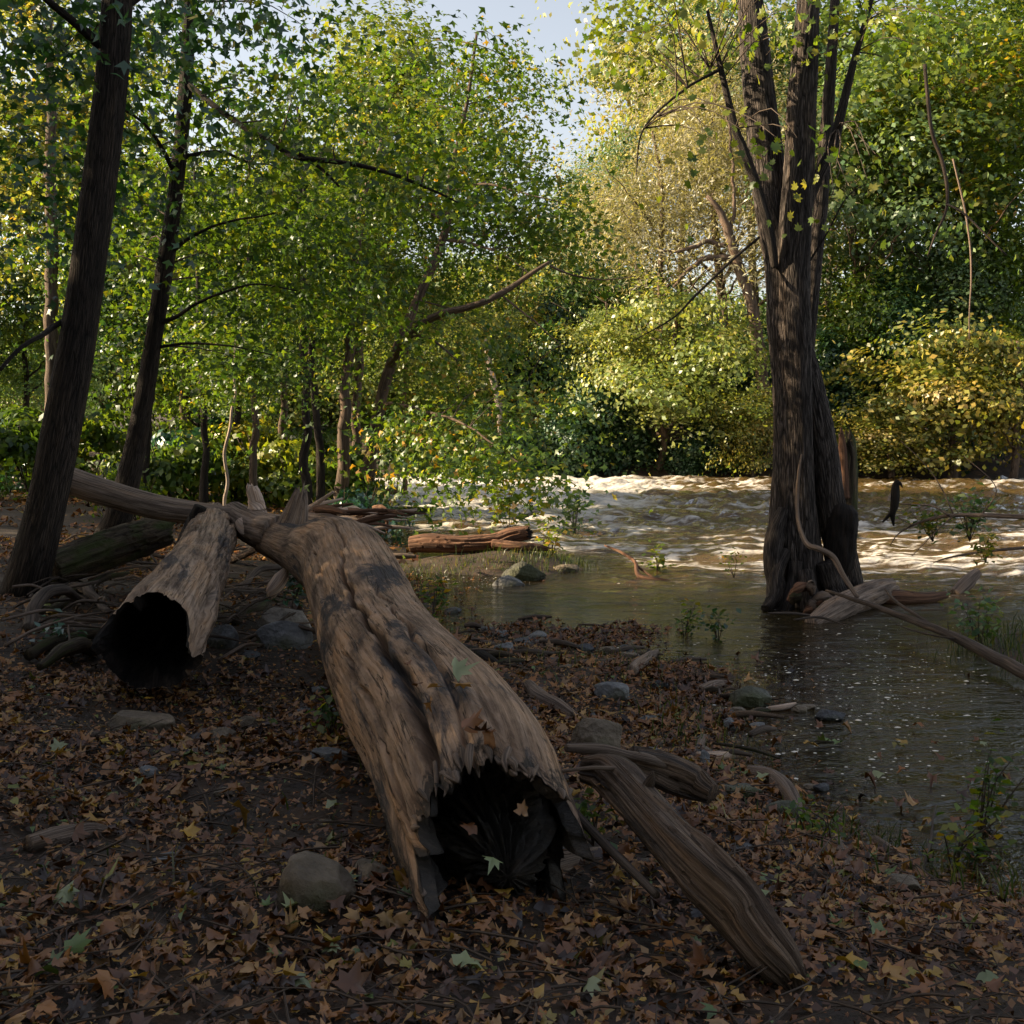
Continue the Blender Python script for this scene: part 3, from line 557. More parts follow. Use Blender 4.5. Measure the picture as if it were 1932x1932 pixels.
for (px, py, Yd, rx, rz, ry_, n) in [(1345, 262, 8.0, 40, 30, .2, 26), (1385, 235, 8, 50, 15, .2, 20), (1500, 258, 8.2, 30, 12, .2, 18), (1590, 290, 8.4, 70, 35, .3, 40), (1610, 350, 8.4, 40, 25, .2, 8), (1540, 430, 9.2, 12, 10, .1, 4),
        (1280, 30, 9, 160, 60, 1.0, 260), (1500, 0, 8.8, 150, 50, 1.0, 160), (1680, 60, 9.2, 120, 60, 1.0, 200)]:
    c = at(px, py, Yd); s = Yd / FOC
    P, N, C, v = blob_points(c, (rx * s, ry_, rz * s), n, 14, .2, .4, rg=rg)
    N[:, :2] *= 1.6; N[:, 1] -= .6
    g_.add(*leaves(P, N, .085 * (.7 + .6 * rg.random(n)), MAPLE, v=np.clip(v - .05, 0, 1), rg=rg, curl=.15)); add_twigs(tw, cl, C[:40], .005, rg)
part(mt, 'crown', g_, M['leaf_yellow'], 'lf', False); tag(part(mt, 'twigs', tw, M['twig']), kind='stuff')

# broken stump and burl beside it
def jag_end(amp, seed, lo=.75):
    def f(TH, SS, L):
        w = sstep(lo, 1.0, SS / L)
        n = fbm(np.stack([np.cos(TH).ravel() * 2.2, np.sin(TH).ravel() * 2.2, TH.ravel() * 0 + seed], -1), 4, seed).reshape(TH.shape)
        n2 = vn(np.stack([np.cos(TH).ravel() * 9, np.sin(TH).ravel() * 9, TH.ravel() * 0 + seed], -1), seed).reshape(TH.shape)
        return w * amp * (n * 1.6 + n2 * .35)
    return f
st = empty('broken_stump', at(1592, 1000, 10.0), 'jagged broken stump rising behind the right side of the river tree', 'stump')
P, R = PR([(1592, 1130, 10.0, .09), (1597, 1000, 10.0, .08), (1600, 900, 10, .070), (1600, 855, 10, .062), (1597, 835, 10, .05)])
g_ = Geo(); g_.add(*tube(P, R, 60, 40, bark_disp(.13, 1, 44), jag_end(.16, 44, .7), ref=(0, 1, 0), seed=44)); part(st, 'trunk', g_, M['mossy'])
P, R = PR([(1592, 940, 9.95, .05), (1590, 870, 9.95, .042), (1589, 830, 9.95, .026), (1587, 806, 9.95, .006)])
g_ = Geo(); g_.add(*tube(P, R, 30, 16, bark_disp(.12, 1, 45), ref=(0, 1, 0), seed=45)); part(st, 'splinter', g_, M['rust_wood'])
g_ = Geo(); P, R = PR([(1582, 1095, 9.35, .05), (1584, 1060, 9.35, .105), (1585, 1010, 9.35, .118), (1587, 965, 9.35, .115), (1590, 950, 9.35, .07)])
g_.add(*tube(P, R, 40, 40, bark_disp(.14, 1.4, 46), ref=(0, 1, 0), seed=46)); part(mt, 'burl', g_, M['rotten'])

# ------------------------------------------------------------------ background trees: shared meshes
def crown_proto(name, R, n, lsize, tmpl, mat, sd, cr=.55, per=55, flat=.45, shell=.6, lobes=26):
    rg = np.random.default_rng(sd); g_ = Geo()
    nl = lobes; ds = rg.normal(size=(nl, 3)); ds /= np.linalg.norm(ds, axis=1)[:, None]; Ps = []
    for j in range(nl):
        q = ds[j] * rg.uniform(.25, 1.12) * np.asarray(R) * .85; lr = rg.uniform(.20, .42) * np.asarray(R) * np.array([1.0, 1.0, .62]); nn = int(n / nl)
        P, N, C, v = blob_points(q, lr, nn, int(per * 1.5), cr * .95, flat * .6, .8, rg, .22)
        N = N * np.array([.7, .7, 1.0]) + (P - q) / lr * .55; Ps.append((P, N, v * .7 + rg.random() * .3))
    P = np.concatenate([a[0] for a in Ps]); N = np.concatenate([a[1] for a in Ps]); v = np.concatenate([a[2] for a in Ps]); n = len(P)
    wob = fbm(P * .45, 3, sd)[:, None]; P = P * (1 + .65 * wob)
    g_.add(*leaves(P, N, lsize * (.6 + .8 * rg.random(n)), tmpl, v=v, rg=rg)); return g_.mesh(name, mat, an='lf', smooth=False)
def trunk_proto(h, r, sd, mat, nb=9, spread=2.2):
    rg = np.random.default_rng(sd); n = 7
    P = np.stack([np.cumsum(rg.normal(0, .10, n)), np.cumsum(rg.normal(0, .10, n)), np.linspace(-.4, h, n)], -1); P[0, :2] = 0
    g_ = Geo(); g_.add(*tube(P, np.linspace(r, r * .3, n), 40, 12, bark_disp(.08, 1, sd), ref=(0, 1, 0), seed=sd))
    S = spline(P, 50)
    for i in range(nb):
        j = int(rg.uniform(.3, .95) * 49); a = S[j]; an = rg.uniform(0, 2 * PI); l = spread * rg.uniform(.6, 1.2); rr = r * .34
        d = np.array([math.cos(an), math.sin(an), 0]) * l
        g_.add(*tube([a, a + d * .45 + [0, 0, .35 * l], a + d + [0, 0, .75 * l]], [rr, rr * .6, rr * .2], 12, 6, seed=i, wob=.12))
    return g_.mesh('trunk', mat)
TR = {'dark': [trunk_proto(9, .15, 101, M['bark_dark']), trunk_proto(9, .12, 102, M['bark_dark'])],
      'mid': [trunk_proto(9, .14, 103, M['bark_mid']), trunk_proto(9, .10, 104, M['bark_mid'])],
      'pale': [trunk_proto(9, .12, 105, M['bark_pale'])]}
CR = {}
for key, mat in (('green', 'leaf_green'), ('yellow', 'leaf_yellow_hazed'), ('shade', 'leaf_shade'), ('light', 'leaf_light')):
    CR[key] = [crown_proto('crown', (2.6, 2.4, 2.9), 13000, .125, QUAD, M[mat], 200 + i + len(key) * 7) for i in range(2)]
CR['gold'] = [crown_proto('crown', (2.4, 2.0, 2.2), 8500, .14, QUAD, M['leaf_gold'], 221, cr=.5, lobes=34)]
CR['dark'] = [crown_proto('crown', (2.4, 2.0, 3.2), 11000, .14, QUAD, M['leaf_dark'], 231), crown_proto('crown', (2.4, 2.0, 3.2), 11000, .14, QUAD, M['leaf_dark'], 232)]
CR['willow'] = [crown_proto('crown', (3.0, 2.2, 3.2), 26000, .10, NARROW, M['leaf_pale'], 241, cr=.55, flat=1.4, per=90, lobes=24)]
CR['vine'] = [crown_proto('foliage', (1.1, .7, 1.8), 6000, .13, QUAD, M['leaf_vine'], 251 + i, cr=.28, flat=1.6, per=60, lobes=12) for i in range(2)]
CR['ochre'] = [crown_proto('crown', (1.0, .9, 1.2), 3500, .12, QUAD, M['leaf_ochre'], 261, cr=.3, lobes=14)]
SH = {}
for key, mat in (('sgreen', 'leaf_green'), ('steal', 'leaf_teal'), ('sgold', 'leaf_yellow')):
    SH[key] = [crown_proto('foliage', (.9, .8, .8), 1900, .11, QUAD, M[mat], 270 + i + len(key), cr=.25, per=30, flat=.35, lobes=9) for i in range(2)]
stem_me = None
def bgtree(x, y, kind, ck, cz, s, label, group, name='tree', cat='tree', rot=None, lean=(0, 0), sc=(1, 1, 1), trunk=True, zs=None):
    z = max(gz(x, y), -.3); root = empty(name, (x, y, z), label, cat, group)
    rot = rng.uniform(0, 2 * PI) if rot is None else rot
    if trunk:
        t = obj('trunk', TR[kind][rng.integers(len(TR[kind]))], root); t.scale = (s, s, (zs or (cz + 1.5 * s) / 9)); t.rotation_euler = (lean[1], lean[0], rot)
    L = CR[ck]; c = obj('crown', L[rng.integers(len(L))], root, (lean[0] * cz, 0, cz)); c.rotation_euler = (0, 0, rot); c.scale = (s * sc[0], s * sc[1], s * sc[2])
    return root
def bush(x, y, key, s, label, group, name='shrub', cat='shrub', z=None, sc=(1, 1, 1)):
    z = max(gz(x, y), 0) if z is None else z; root = empty(name, (x, y, z), label, cat, group)
    rg = np.random.default_rng(int(abs(x * 97 + y * 31)) + 1); g_ = Geo()
    for k in range(5):
        a = rg.uniform(0, 2 * PI); d = np.array([math.cos(a), math.sin(a), 0]) * s * .5
        g_.add(*tube([(0, 0, -.05), d * .5 + [0, 0, s * .5], d + [0, 0, s * 1.1]], [.015 * s, .011 * s, .005 * s], 6, 4, seed=k, wob=.03))
    obj('stems', g_.mesh('stems', M['twig']), root)
    f = obj('foliage', (SH.get(key) or CR[key])[rng.integers(2) if len(SH.get(key) or CR[key]) > 1 else 0], root, (0, 0, s * .85)); f.scale = (s * sc[0], s * sc[1], s * sc[2]); f.rotation_euler = (0, 0, rg.uniform(0, 6))
    return root

# slim trunks that show in the left wood, each a tree with its own crown
def wood_tree(trunk, label, bark, ck, crowns, group='slender trees in the wood on the left bank', sd=1, k=14):
    P, R = PR(trunk); x0, y0 = P[0][0], P[0][1]; P[0][2] = min(P[0][2], gz(x0, y0) - .05)
    root = empty('slender_tree', P[0], label, 'tree', group)
    g_ = Geo(); g_.add(*tube(P, R, 60, k, bark_disp(.07, 1, sd), ref=(0, 1, 0), seed=sd, wob=.05)); part(root, 'trunk', g_, M[bark])
    for (px, py, Yd, s) in crowns:
        L = CR[ck]; c = obj('crown', L[sd % len(L)], root, at(px, py, Yd) - np.array(root.location)); c.scale = (s, s, s * .8); c.rotation_euler = (0, 0, sd * 1.7 + px)
    return root
WT = [
 ([(577, 945, 15, .075), (576, 800, 15, .05), (574, 655, 15, .045), (566, 400, 15, .035), (560, 200, 15, .02)], 'dark slender trunk rising straight above the split grey stub', 'bark_dark', 'green', [(560, 470, 17, .55)]),
 ([(606, 900, 17, .07), (600, 820, 17, .055), (592, 740, 17, .05), (585, 560, 17, .04), (570, 300, 17, .02)], 'slender dark trunk just right of the straight one, leaning a little left', 'bark_dark', 'yellow', [(640, 400, 20, .55)]),
 ([(645, 925, 17.5, .11), (650, 800, 17.5, .085), (658, 640, 17.5, .072), (668, 500, 17.5, .066), (682, 400, 17.5, .06), (706, 318, 17.5, .05), (740, 200, 17.5, .025)], 'tall brown trunk left of the crooked bank tree, curving right at the top', 'bark_mid', 'yellow', [(700, 330, 24, .75), (760, 180, 23, .7)]),
 ([(672, 880, 23, .12), (674, 780, 23, .085), (680, 650, 23, .08), (684, 420, 23, .06), (690, 200, 23, .03)], 'faint greyish trunk between the tall brown trunk and the crooked bank tree', 'bark_mid', 'light', [(650, 500, 26, .7)]),
 ([(389, 950, 15, .07), (388, 860, 15, .045), (382, 680, 15, .04), (376, 500, 15, .03), (370, 300, 15, .02)], 'slim dark trunk above the hollow log, between the second leaning tree and the sunny stub', 'bark_dark', 'green', [(380, 420, 18, .6)]),
 ([(481, 930, 15, .055), (480, 830, 15, .045), (478, 740, 15, .035), (470, 560, 15, .025), (468, 400, 15, .015)], 'slim dark trunk directly behind the upright sunny stub', 'bark_mid', 'shade', [(470, 560, 18, .5)]),
 ([(420, 955, 13, .02), (428, 880, 13, .017), (435, 800, 13, .015), (444, 725, 13, .011), (450, 640, 13, .006)], 'thin pale sapling stem left of the sunny stub', 'bark_pale', 'green', [(452, 660, 14, .3)]),
 ([(97, 960, 19, .14), (96, 700, 19, .11), (98, 400, 19, .09), (95, 262, 19, .08), (92, 40, 19, .05)], 'thick brown trunk seen left of the big leaning tree', 'bark_mid', 'yellow', [(60, 300, 21, .8), (120, 120, 21, .8)]),
 ([(152, 940, 21, .06), (151, 600, 21, .045), (153, 330, 21, .035), (158, 100, 21, .02)], 'thin straight dark pole trunk beside the big leaning tree', 'bark_dark', 'green', [(190, 350, 24, .8)]),
 ([(275, 950, 17, .07), (278, 860, 17, .05), (282, 740, 17, .045), (300, 400, 17, .02)], 'short looking dark trunk low behind the second leaning tree', 'bark_dark', 'shade', [(260, 560, 20, .6)]),
 ([(340, 930, 20, .08), (344, 820, 20, .06), (350, 700, 20, .05), (356, 400, 20, .03)], 'blurred brown trunk right of the second leaning tree', 'bark_mid', 'yellow', [(330, 500, 23, .7)]),
 ([(440, 930, 19, .07), (444, 840, 19, .055), (448, 740, 19, .05), (452, 450, 19, .03)], 'dark trunk deep in the wood behind the thin pale sapling', 'bark_dark', 'yellow', [(430, 460, 22, .7)]),
 ([(530, 920, 22, .10), (534, 820, 22, .07), (540, 700, 22, .06), (545, 400, 22, .03)], 'dim trunk deep in the wood left of the straight slender trunk', 'bark_mid', 'yellow', [(520, 360, 25, .8)]),
 ([(760, 900, 24, .06), (765, 840, 24, .045), (762, 760, 24, .035), (770, 600, 24, .02)], 'thin reddish trunk by the river edge right of the crooked tree base', 'rust_wood', 'yellow', [(780, 560, 26, .6)]),
]
for i, (t, l, b, ck, cr_) in enumerate(WT): wood_tree(t, l, b, ck, cr_, sd=300 + i)

# deeper trees of the left wood
for i in range(15):
    x = rng.uniform(-24, -4.8); y = rng.uniform(19, 29) if x > -9 else rng.uniform(13, 31)
    if x > -6.5 and y > 26: y -= 3
    ck = ('green', 'yellow', 'yellow', 'light')[i % 4]
    bgtree(x, y, ('dark', 'mid')[i % 2], ck, rng.uniform(3.0, 5.6), rng.uniform(.6, .85), 'leafy tree deep in the wood on the left bank, one of many alike', 'trees deep in the left wood')
for i in range(60):
    x = rng.uniform(-15, -2.9); y = rng.uniform(17.5, 27) if i % 5 else rng.uniform(12, 17)
    if x > -4.0: y = rng.uniform(18, 24)
    px = 966 + x / y * FOC
    if px > 700 or px < -100: continue
    key = ('sgreen', 'sgreen', 'steal', 'sgold')[i % 4]
    bush(x, y, key, rng.uniform(.7, 1.2) if y > 17.4 else rng.uniform(.35, .55), {'sgreen': 'green leafy shrub in the undergrowth of the left wood', 'steal': 'blue green leafy shrub in the undergrowth of the left wood', 'sgold': 'yellow green leafy shrub in the undergrowth of the left wood'}[key],
         {'sgreen': 'green undergrowth shrubs', 'steal': 'blue green undergrowth shrubs', 'sgold': 'yellow green undergrowth shrubs'}[key])
for (px, py, Yd, s, l) in [(665, 905, 14.5, .62, 'bushy blue green shrub behind the stick pile at the river edge'), (620, 930, 13, .45, 'small blue green shrub left of the stick pile'), (715, 925, 16, .5, 'blue green shrub nearest the rapids, above the mossy drift log')]:
    p = at(px, 960, Yd); bush(p[0], Yd, 'steal', s, l, 'bushes behind the stick pile')

# far bank ---------------------------------------------------------------
def far(px, py, Yd): return at(px, py, Yd)
def fartree(px, Yd, py, kind, ck, s, label, group=None, sc=(1, 1, 1), name='tree', cat='tree', lean=(0, 0), trunk=True):
    p = at(px, py, Yd); g0 = max(gz(p[0] - 0, Yd), 0)
    return bgtree(p[0], Yd, kind, ck, p[2] - g0, s, label, group, name, cat, sc=sc, lean=lean, trunk=trunk)
F = fartree
F(1240, 38.0, 665, 'mid', 'yellow', 1.15, 'bright yellow green maple on the far bank, hanging low over the dark hollow', sc=(1.1, 1, .95))
F(1150, 38.2, 640, 'mid', 'yellow', .8, 'smaller yellow green tree on the far bank, left of the bright maple', sc=(.8, 1, .9))
F(1340, 38.0, 740, 'mid', 'yellow', .95, 'lower yellow green tree on the far bank, right of the dark hollow', sc=(1.1, 1, .6))
F(1250, 40.5, 370, 'mid', 'willow', 1.5, 'pale dusty willow crown above the bright maple on the far bank', sc=(1.1, 1, .95))
F(1385, 41, 270, 'mid', 'willow', 1.45, 'pale willow crown directly left of the river tree', sc=(.9, 1, 1.1))
F(1190, 47, 330, 'pale', 'light', .85, 'light green airy poplar beside the sky gap', sc=(.7, .8, 1.2))
F(1110, 50, 400, 'pale', 'light', .8, 'slim light green poplar just left of the sky gap edge', sc=(.6, .8, 1.0))
F(1030, 48, 520, 'mid', 'light', .9, 'light green tree behind the forked branch', sc=(.9, 1, .8))
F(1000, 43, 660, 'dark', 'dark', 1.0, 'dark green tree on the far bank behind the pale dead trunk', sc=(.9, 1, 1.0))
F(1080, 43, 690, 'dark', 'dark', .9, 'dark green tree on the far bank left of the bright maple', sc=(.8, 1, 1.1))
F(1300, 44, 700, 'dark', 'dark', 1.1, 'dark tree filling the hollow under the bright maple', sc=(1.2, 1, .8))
F(940, 42, 560, 'mid', 'yellow', 1.0, 'yellow green tree on the far bank seen through the crooked tree', sc=(1, 1, 1))
F(860, 41, 640, 'mid', 'yellow', 1.0, 'yellow green tree on the far bank behind the low hanging sprays', sc=(1, 1, 1))
F(1005, 39.5, 780, 'mid', 'ochre', .62, 'small round ochre tree on the far bank', sc=(.9, 1, 1))
F(1650, 40, 330, 'mid', 'light', 1.5, 'tall light green tree right of the river tree', sc=(1.1, 1, 1))
F(1810, 39.5, 250, 'mid', 'green', 1.5, 'tall green tree at the upper right edge', sc=(1.2, 1, 1))
F(1620, 39.5, 640, 'dark', 'green', 1.0, 'green tree on the far bank right behind the broken stump', sc=(1, 1, 1.0))
F(1760, 40, 560, 'dark', 'light', 1.0, 'layered light green tree in the middle of the right bank', sc=(1.2, 1, .8))
F(1870, 40, 520, 'dark', 'green', 1.1, 'dark green tree at the right edge of the bank', sc=(1, 1, 1.1))
F(1720, 42, 700, 'dark', 'dark', 1.1, 'shadowy tree behind the golden bushes', sc=(1.4, 1, 1))
F(1800, 35.9, 735, 'mid', 'gold', 1.2, 'sunlit golden bush at the right, biggest of the bank', sc=(1.1, .8, .95), name='shrub_tree', cat='tree')
F(1680, 36.0, 810, 'mid', 'gold', .8, 'sunlit golden bush low beside the broken stump', sc=(1.1, .8, .7), name='shrub_tree', cat='tree')
F(1910, 35.6, 720, 'mid', 'gold', .95, 'sunlit golden bush cut by the right edge', sc=(1, .8, 1), name='shrub_tree', cat='tree')
F(1425, 36.6, 805, 'mid', 'gold', .6, 'small sunlit golden bush left of the river tree', sc=(.9, .8, 1.1), name='shrub_tree', cat='tree')
# second row and the left part of the far bank, behind the left wood
for i, px in enumerate(range(-60, 960, 85)):
    F(px + rng.uniform(-25, 25), rng.uniform(42, 47), rng.uniform(640, 740), 'mid', ('yellow', 'yellow', 'light', 'green')[i % 4], rng.uniform(.95, 1.15), 'sunny tree on the far bank glimpsed through the left wood', 'far bank trees behind the left wood')
for i, px in enumerate(list(range(1120, 1500, 95)) + list(range(1560, 2100, 90))):
    F(px + rng.uniform(-25, 25), rng.uniform(47, 53), rng.uniform(330, 420) + (190 if px < 1290 else -190), 'mid', ('light', 'green', 'yellow')[i % 3], rng.uniform(1.5, 1.9) * (.75 if px < 1290 else 1), 'second row far bank tree, ' + ('behind the poplars', 'behind the bright maple', 'behind the willow', 'behind the right limb of the willow', 'just right of the broken stump', 'above the golden bushes', 'above the biggest golden bush', 'at the upper right corner', 'beyond the right edge', 'farthest right', 'last')[i], 'second row trees on the far bank')
for i, px in enumerate(range(500, 2100, 120)):
    F(px + rng.uniform(-25, 25), rng.uniform(56, 66), rng.uniform(640, 720), 'dark', ('dark', 'light')[i % 2], 1.9, 'dim tree far behind the bank', 'trees far behind the bank')
# brown leaning trunks of the willow
wt = empty('leaning_far_tree', at(1440, 860, 37.4), 'reddish brown tree leaning left on the far bank, with arched bare limbs', 'tree')
for nm, pts in (('trunk', [(1445, 880, 37.4, .16), (1437, 680, 37.4, .20), (1420, 590, 37.4, .18), (1400, 520, 37.4, .17), (1378, 460, 37.4, .15), (1365, 410, 37.4, .12), (1335, 370, 37.4, .06)]),
                ('limb', [(1402, 505, 37.4, .10), (1370, 486, 37.4, .11), (1335, 488, 37.4, .09), (1305, 505, 37.4, .07), (1270, 540, 37.4, .04)]),
                ('limb', [(1368, 465, 37.4, .08), (1330, 455, 37.4, .07), (1285, 475, 37.4, .05), (1240, 470, 37.4, .03)]),
                ('limb', [(1370, 726, 38.6, .10), (1345, 680, 38.6, .08), (1310, 640, 38.6, .06), (1250, 590, 38.6, .03)]),
                ('limb', [(1378, 460, 37.4, .06), (1384, 360, 37.4, .05), (1378, 260, 37.4, .04), (1370, 150, 37.4, .02)])):
    P, R = PR(pts); g_ = Geo(); g_.add(*tube(P, R, 40, 12, bark_disp(.07, 1, 3), ref=(0, 1, 0), wob=.08)); part(wt, nm, g_, M['bark_mid'])
dt = empty('dead_trunk', at(945, 800, 38.6), 'pale bare dead trunk leaning left on the far bank', 'tree')
P, R = PR([(948, 830, 38.6, .13), (940, 755, 38.6, .12), (926, 700, 38.6, .10), (915, 640, 38.6, .07)]); g_ = Geo(); g_.add(*tube(P, R, 30, 10, bark_disp(.05, 1, 3), ref=(0, 1, 0))); part(dt, 'trunk', g_, M['bark_pale'])
# vine curtains down to the water
VL = ['left of the dark hollow, highest of three', 'just left of the bright maple foot', 'right of the round ochre tree', 'directly below the round ochre tree', 'under the left skirt of the bright maple', 'climbing tall between ochre tree and bright maple', 'wrapped behind the left edge of the bright maple', 'in the dark hollow under the bright maple', 'at the right side of the dark hollow', 'low beside the small gold bush',
      'left of the round ochre tree at the water', 'behind the low hanging sprays over the rapids', 'between river tree and broken stump', 'low behind the broken stump', 'behind the left edge of the river tree', 'tall behind the right edge of the river tree', 'high up right of the river tree', 'second from the left', 'leftmost of all']
VC = [(1105, 37.8, 800, .95), (1150, 37.9, 820, .95), (1060, 37.8, 830, .9), (1010, 37.7, 860, .8), (1195, 38.4, 850, .8), (1090, 38.8, 700, 1.1), (1180, 38.6, 760, .8), (1300, 37.4, 865, .7), (1350, 37.6, 850, .8), (1395, 37.9, 840, .8),
      (960, 37.8, 860, .8), (900, 37.9, 850, .9), (1545, 38.2, 790, 1.1), (1640, 37.6, 880, .6), (1440, 38.6, 740, 1.0), (1590, 38.4, 720, 1.2), (1680, 38.6, 600, 1.2), (830, 38.2, 850, .9), (770, 38.4, 850, .9)]
for i, (px, Yd, py, s) in enumerate(VC):
    p = at(px, py, Yd); root = empty('vine_thicket', (p[0], Yd, max(gz(p[0], Yd), 0)), 'green vine thicket on the far bank, ' + VL[i], 'vines', 'vine thickets along the far bank')
    f = obj('foliage', CR['vine'][i % 2], root, (0, 0, p[2] - root.location[2])); f.scale = (s, s, s); f.rotation_euler = (0, 0, i * 1.3)
    g_ = Geo(); g_.add(*tube([(0, 0, -.1), (.1, 0, 1), (0, .1, max(1.2, p[2]))], [.04, .03, .02], 8, 5, wob=.1)); obj('stem', g_.mesh('stem', M['twig']), root)
# trees outside the frame, added to shade the near bank
for i, (x, y, s) in enumerate([(-9, 1, 1.2), (-7.5, 5, 1.0), (-11, 8, 1.1), (-14, 3, 1.3), (-8, -3, 1.3), (-12, -3, 1.3), (-3, -8, 1.5), (3, -8, 1.5), (-10, 4.5, 1.1), (-16, 7, 1.2), (-13, 0, 1.2), (7, -6, 1.4)]):
    bgtree(x, y, 'dark', 'shade', rng.uniform(4.8, 7), s, 'unseen leafy tree beside the camera, added to shade the near bank', 'unseen shade trees beside the camera')
    if i % 2 == 0: bgtree(x - 1.5, y + 1.5, 'dark', 'green', rng.uniform(3.2, 4.2), s * .8, 'unseen leafy tree beside the camera, added to shade the near bank', 'unseen shade trees beside the camera')
print('trees done')

# ------------------------------------------------------------------ fallen trunks
def log_disp(seed, furrow=.05, blob=.05, crack=None, chips=None, holes=0.0, base=.0):
    def f(TH, SS, RR, W, L):
        r = RR.reshape(-1); th = TH.reshape(-1); s = SS.reshape(-1)
        tw = th + s * .35
        q = np.stack([np.cos(tw) * 5.5, np.sin(tw) * 5.5, s * 1.1], -1)
        d = r * (blob * fbm(np.stack([np.cos(th) * .9, np.sin(th) * .9, s * 1.6], -1), 3, seed) * 1.6)
        n = fbm(q * 1.0, 4, seed + 1); d -= r * furrow * np.clip(np.abs(n) < .05, 0, 1) * .8
        d += r * furrow * fbm(q * np.array([2.4, 2.4, 1.2]), 3, seed + 2) * .8
        w = (th + PI) % (2 * PI) - PI
        if crack:
            for (s0, s1, t0, t1, wd, dp_) in crack:
                k = np.clip((s - s0) / (s1 - s0), 0, 1); ct = t0 + (t1 - t0) * k + .07 * vn(p2(s * 5, seed), 3)
                on = sstep(s0 - .02, s0 + .25 * (s1 - s0), s) * sstep(s1 + .03, s1 - .12 * (s1 - s0), s)
                ww = wd * (.4 + .8 * k) * (1 + .5 * vn(p2(s * 14, seed), 9))
                d -= on * dp_ * np.exp(-((w - ct) / np.maximum(ww, .01)) ** 2)
        if chips:
            for (s0, tc_, tw_, amp) in chips:
                on = sstep(s0, s0 + .35, s) * np.exp(-((w - tc_) / tw_) ** 4)
                c = fbm(np.stack([np.cos(th) * 11, np.sin(th) * 11, s * 13], -1), 3, seed + 5)
                d -= on * amp * (.35 + np.floor((c * .5 + .5) * 5) / 5 * 1.3)
        if holes:
            c = vn(np.stack([np.cos(th) * 3.2, np.sin(th) * 3.2, s * 6], -1), seed + 8); d -= holes * sstep(.55, .8, c)
        return d
    return f
def log(root, name, pts, mat, m, k, disp, jag=None, hollow=None, cap=(True, True), seed=0, m_in='rotten', world=False):
    if world: P = np.array([q[:3] for q in pts]); R = np.array([q[3] for q in pts])
    else: P, R = PR(pts)
    g_ = Geo(); g_.add(*tube(P, R, m, k, disp, jag, cap=(cap[0], cap[1] and not hollow), ref=(0, 0, 1), seed=seed)); o = part(root, name, g_, M[mat])
    if hollow:                                        # inner wall running back from the ragged rim
        fr, dep = hollow
        S = spline(np.column_stack([P, R]), m); L = np.r_[0, np.cumsum(np.linalg.norm(np.diff(S[:, :3], axis=0), axis=1))]
        i0 = int(np.searchsorted(L, L[-1] - dep)); S = S[i0:]
        w = sstep(0, .05, (L[-1] - L[i0:])); rr = S[:, 3] * (1.0 - (1 - fr) * w - .004)
        g2 = Geo(); off = L[i0]
        def dj(TH, SS, RR, W, LL): return disp(TH, SS + off, RR / 1.0, W, L[-1]) + .006 * fbm(W * 30, 2, 3)
        def jj(TH, SS, LL): return jag(TH, SS + off, L[-1]) if jag else 0 * TH
        # 1 mm inside the rim keeps the two walls apart
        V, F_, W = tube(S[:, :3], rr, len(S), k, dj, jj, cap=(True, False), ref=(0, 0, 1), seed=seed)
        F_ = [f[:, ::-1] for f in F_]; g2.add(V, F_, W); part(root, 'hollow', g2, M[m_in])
    return o

# main log
ml = empty('fallen_tree', at(700, 1180, 5.0), 'huge barkless fallen trunk in the foreground, arching and split lengthwise, hollow dark end', 'log')
def jag_main(TH, SS, L):
    w = sstep(.80, 1.0, SS / L); th = (TH + PI) % (2 * PI) - PI
    q = np.stack([np.cos(TH).ravel() * 3, np.sin(TH).ravel() * 3, TH.ravel() * 0 + 3], -1)
    n = fbm(q, 3, 77).reshape(TH.shape); n2 = vn(q * 3.3, 78).reshape(TH.shape)
    return w * (.26 * n + .012 * n2 + .02 * fbm(q * 9, 2, 79).reshape(TH.shape) + .17 * np.exp(-((th - .6) / .8) ** 2) + .20 * np.exp(-((th - 1.9) / .6) ** 2))
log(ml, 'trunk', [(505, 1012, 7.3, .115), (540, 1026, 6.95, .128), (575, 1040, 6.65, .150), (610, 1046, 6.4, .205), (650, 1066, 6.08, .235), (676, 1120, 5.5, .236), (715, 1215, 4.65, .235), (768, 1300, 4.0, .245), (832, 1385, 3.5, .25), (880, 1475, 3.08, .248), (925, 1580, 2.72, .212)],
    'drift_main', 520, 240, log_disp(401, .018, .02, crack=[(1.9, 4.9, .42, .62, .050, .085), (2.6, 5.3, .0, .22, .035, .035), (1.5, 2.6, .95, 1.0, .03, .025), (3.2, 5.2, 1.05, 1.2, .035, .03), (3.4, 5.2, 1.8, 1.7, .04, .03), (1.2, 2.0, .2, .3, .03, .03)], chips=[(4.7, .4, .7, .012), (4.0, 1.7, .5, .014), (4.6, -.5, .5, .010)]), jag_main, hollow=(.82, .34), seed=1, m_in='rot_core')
log(ml, 'rotten_core', [(835, 1440, 3.3, .12), (880, 1520, 3.0, .19), (925, 1590, 2.78, .175), (950, 1630, 2.68, .13), (960, 1655, 2.62, .04)], 'rot_core', 150, 150, log_disp(431, .35, .45, holes=.05, chips=[(.3, 0, 9, .05)]), seed=31)
log(ml, 'rotten_core', [(790, 1560, 3.0, .06), (850, 1625, 2.85, .10), (930, 1668, 2.72, .09), (1010, 1672, 2.72, .05)], 'rot_core', 90, 80, log_disp(432, .35, .6, chips=[(.0, 0, 9, .04)]), seed=32)
log(ml, 'upper_trunk', [(440, 965, 7.6, .07), (462, 985, 7.45, .10), (490, 1000, 7.3, .12), (530, 1012, 7.05, .135)], 'drift_grey', 70, 48, log_disp(402, .05, .10), seed=2)
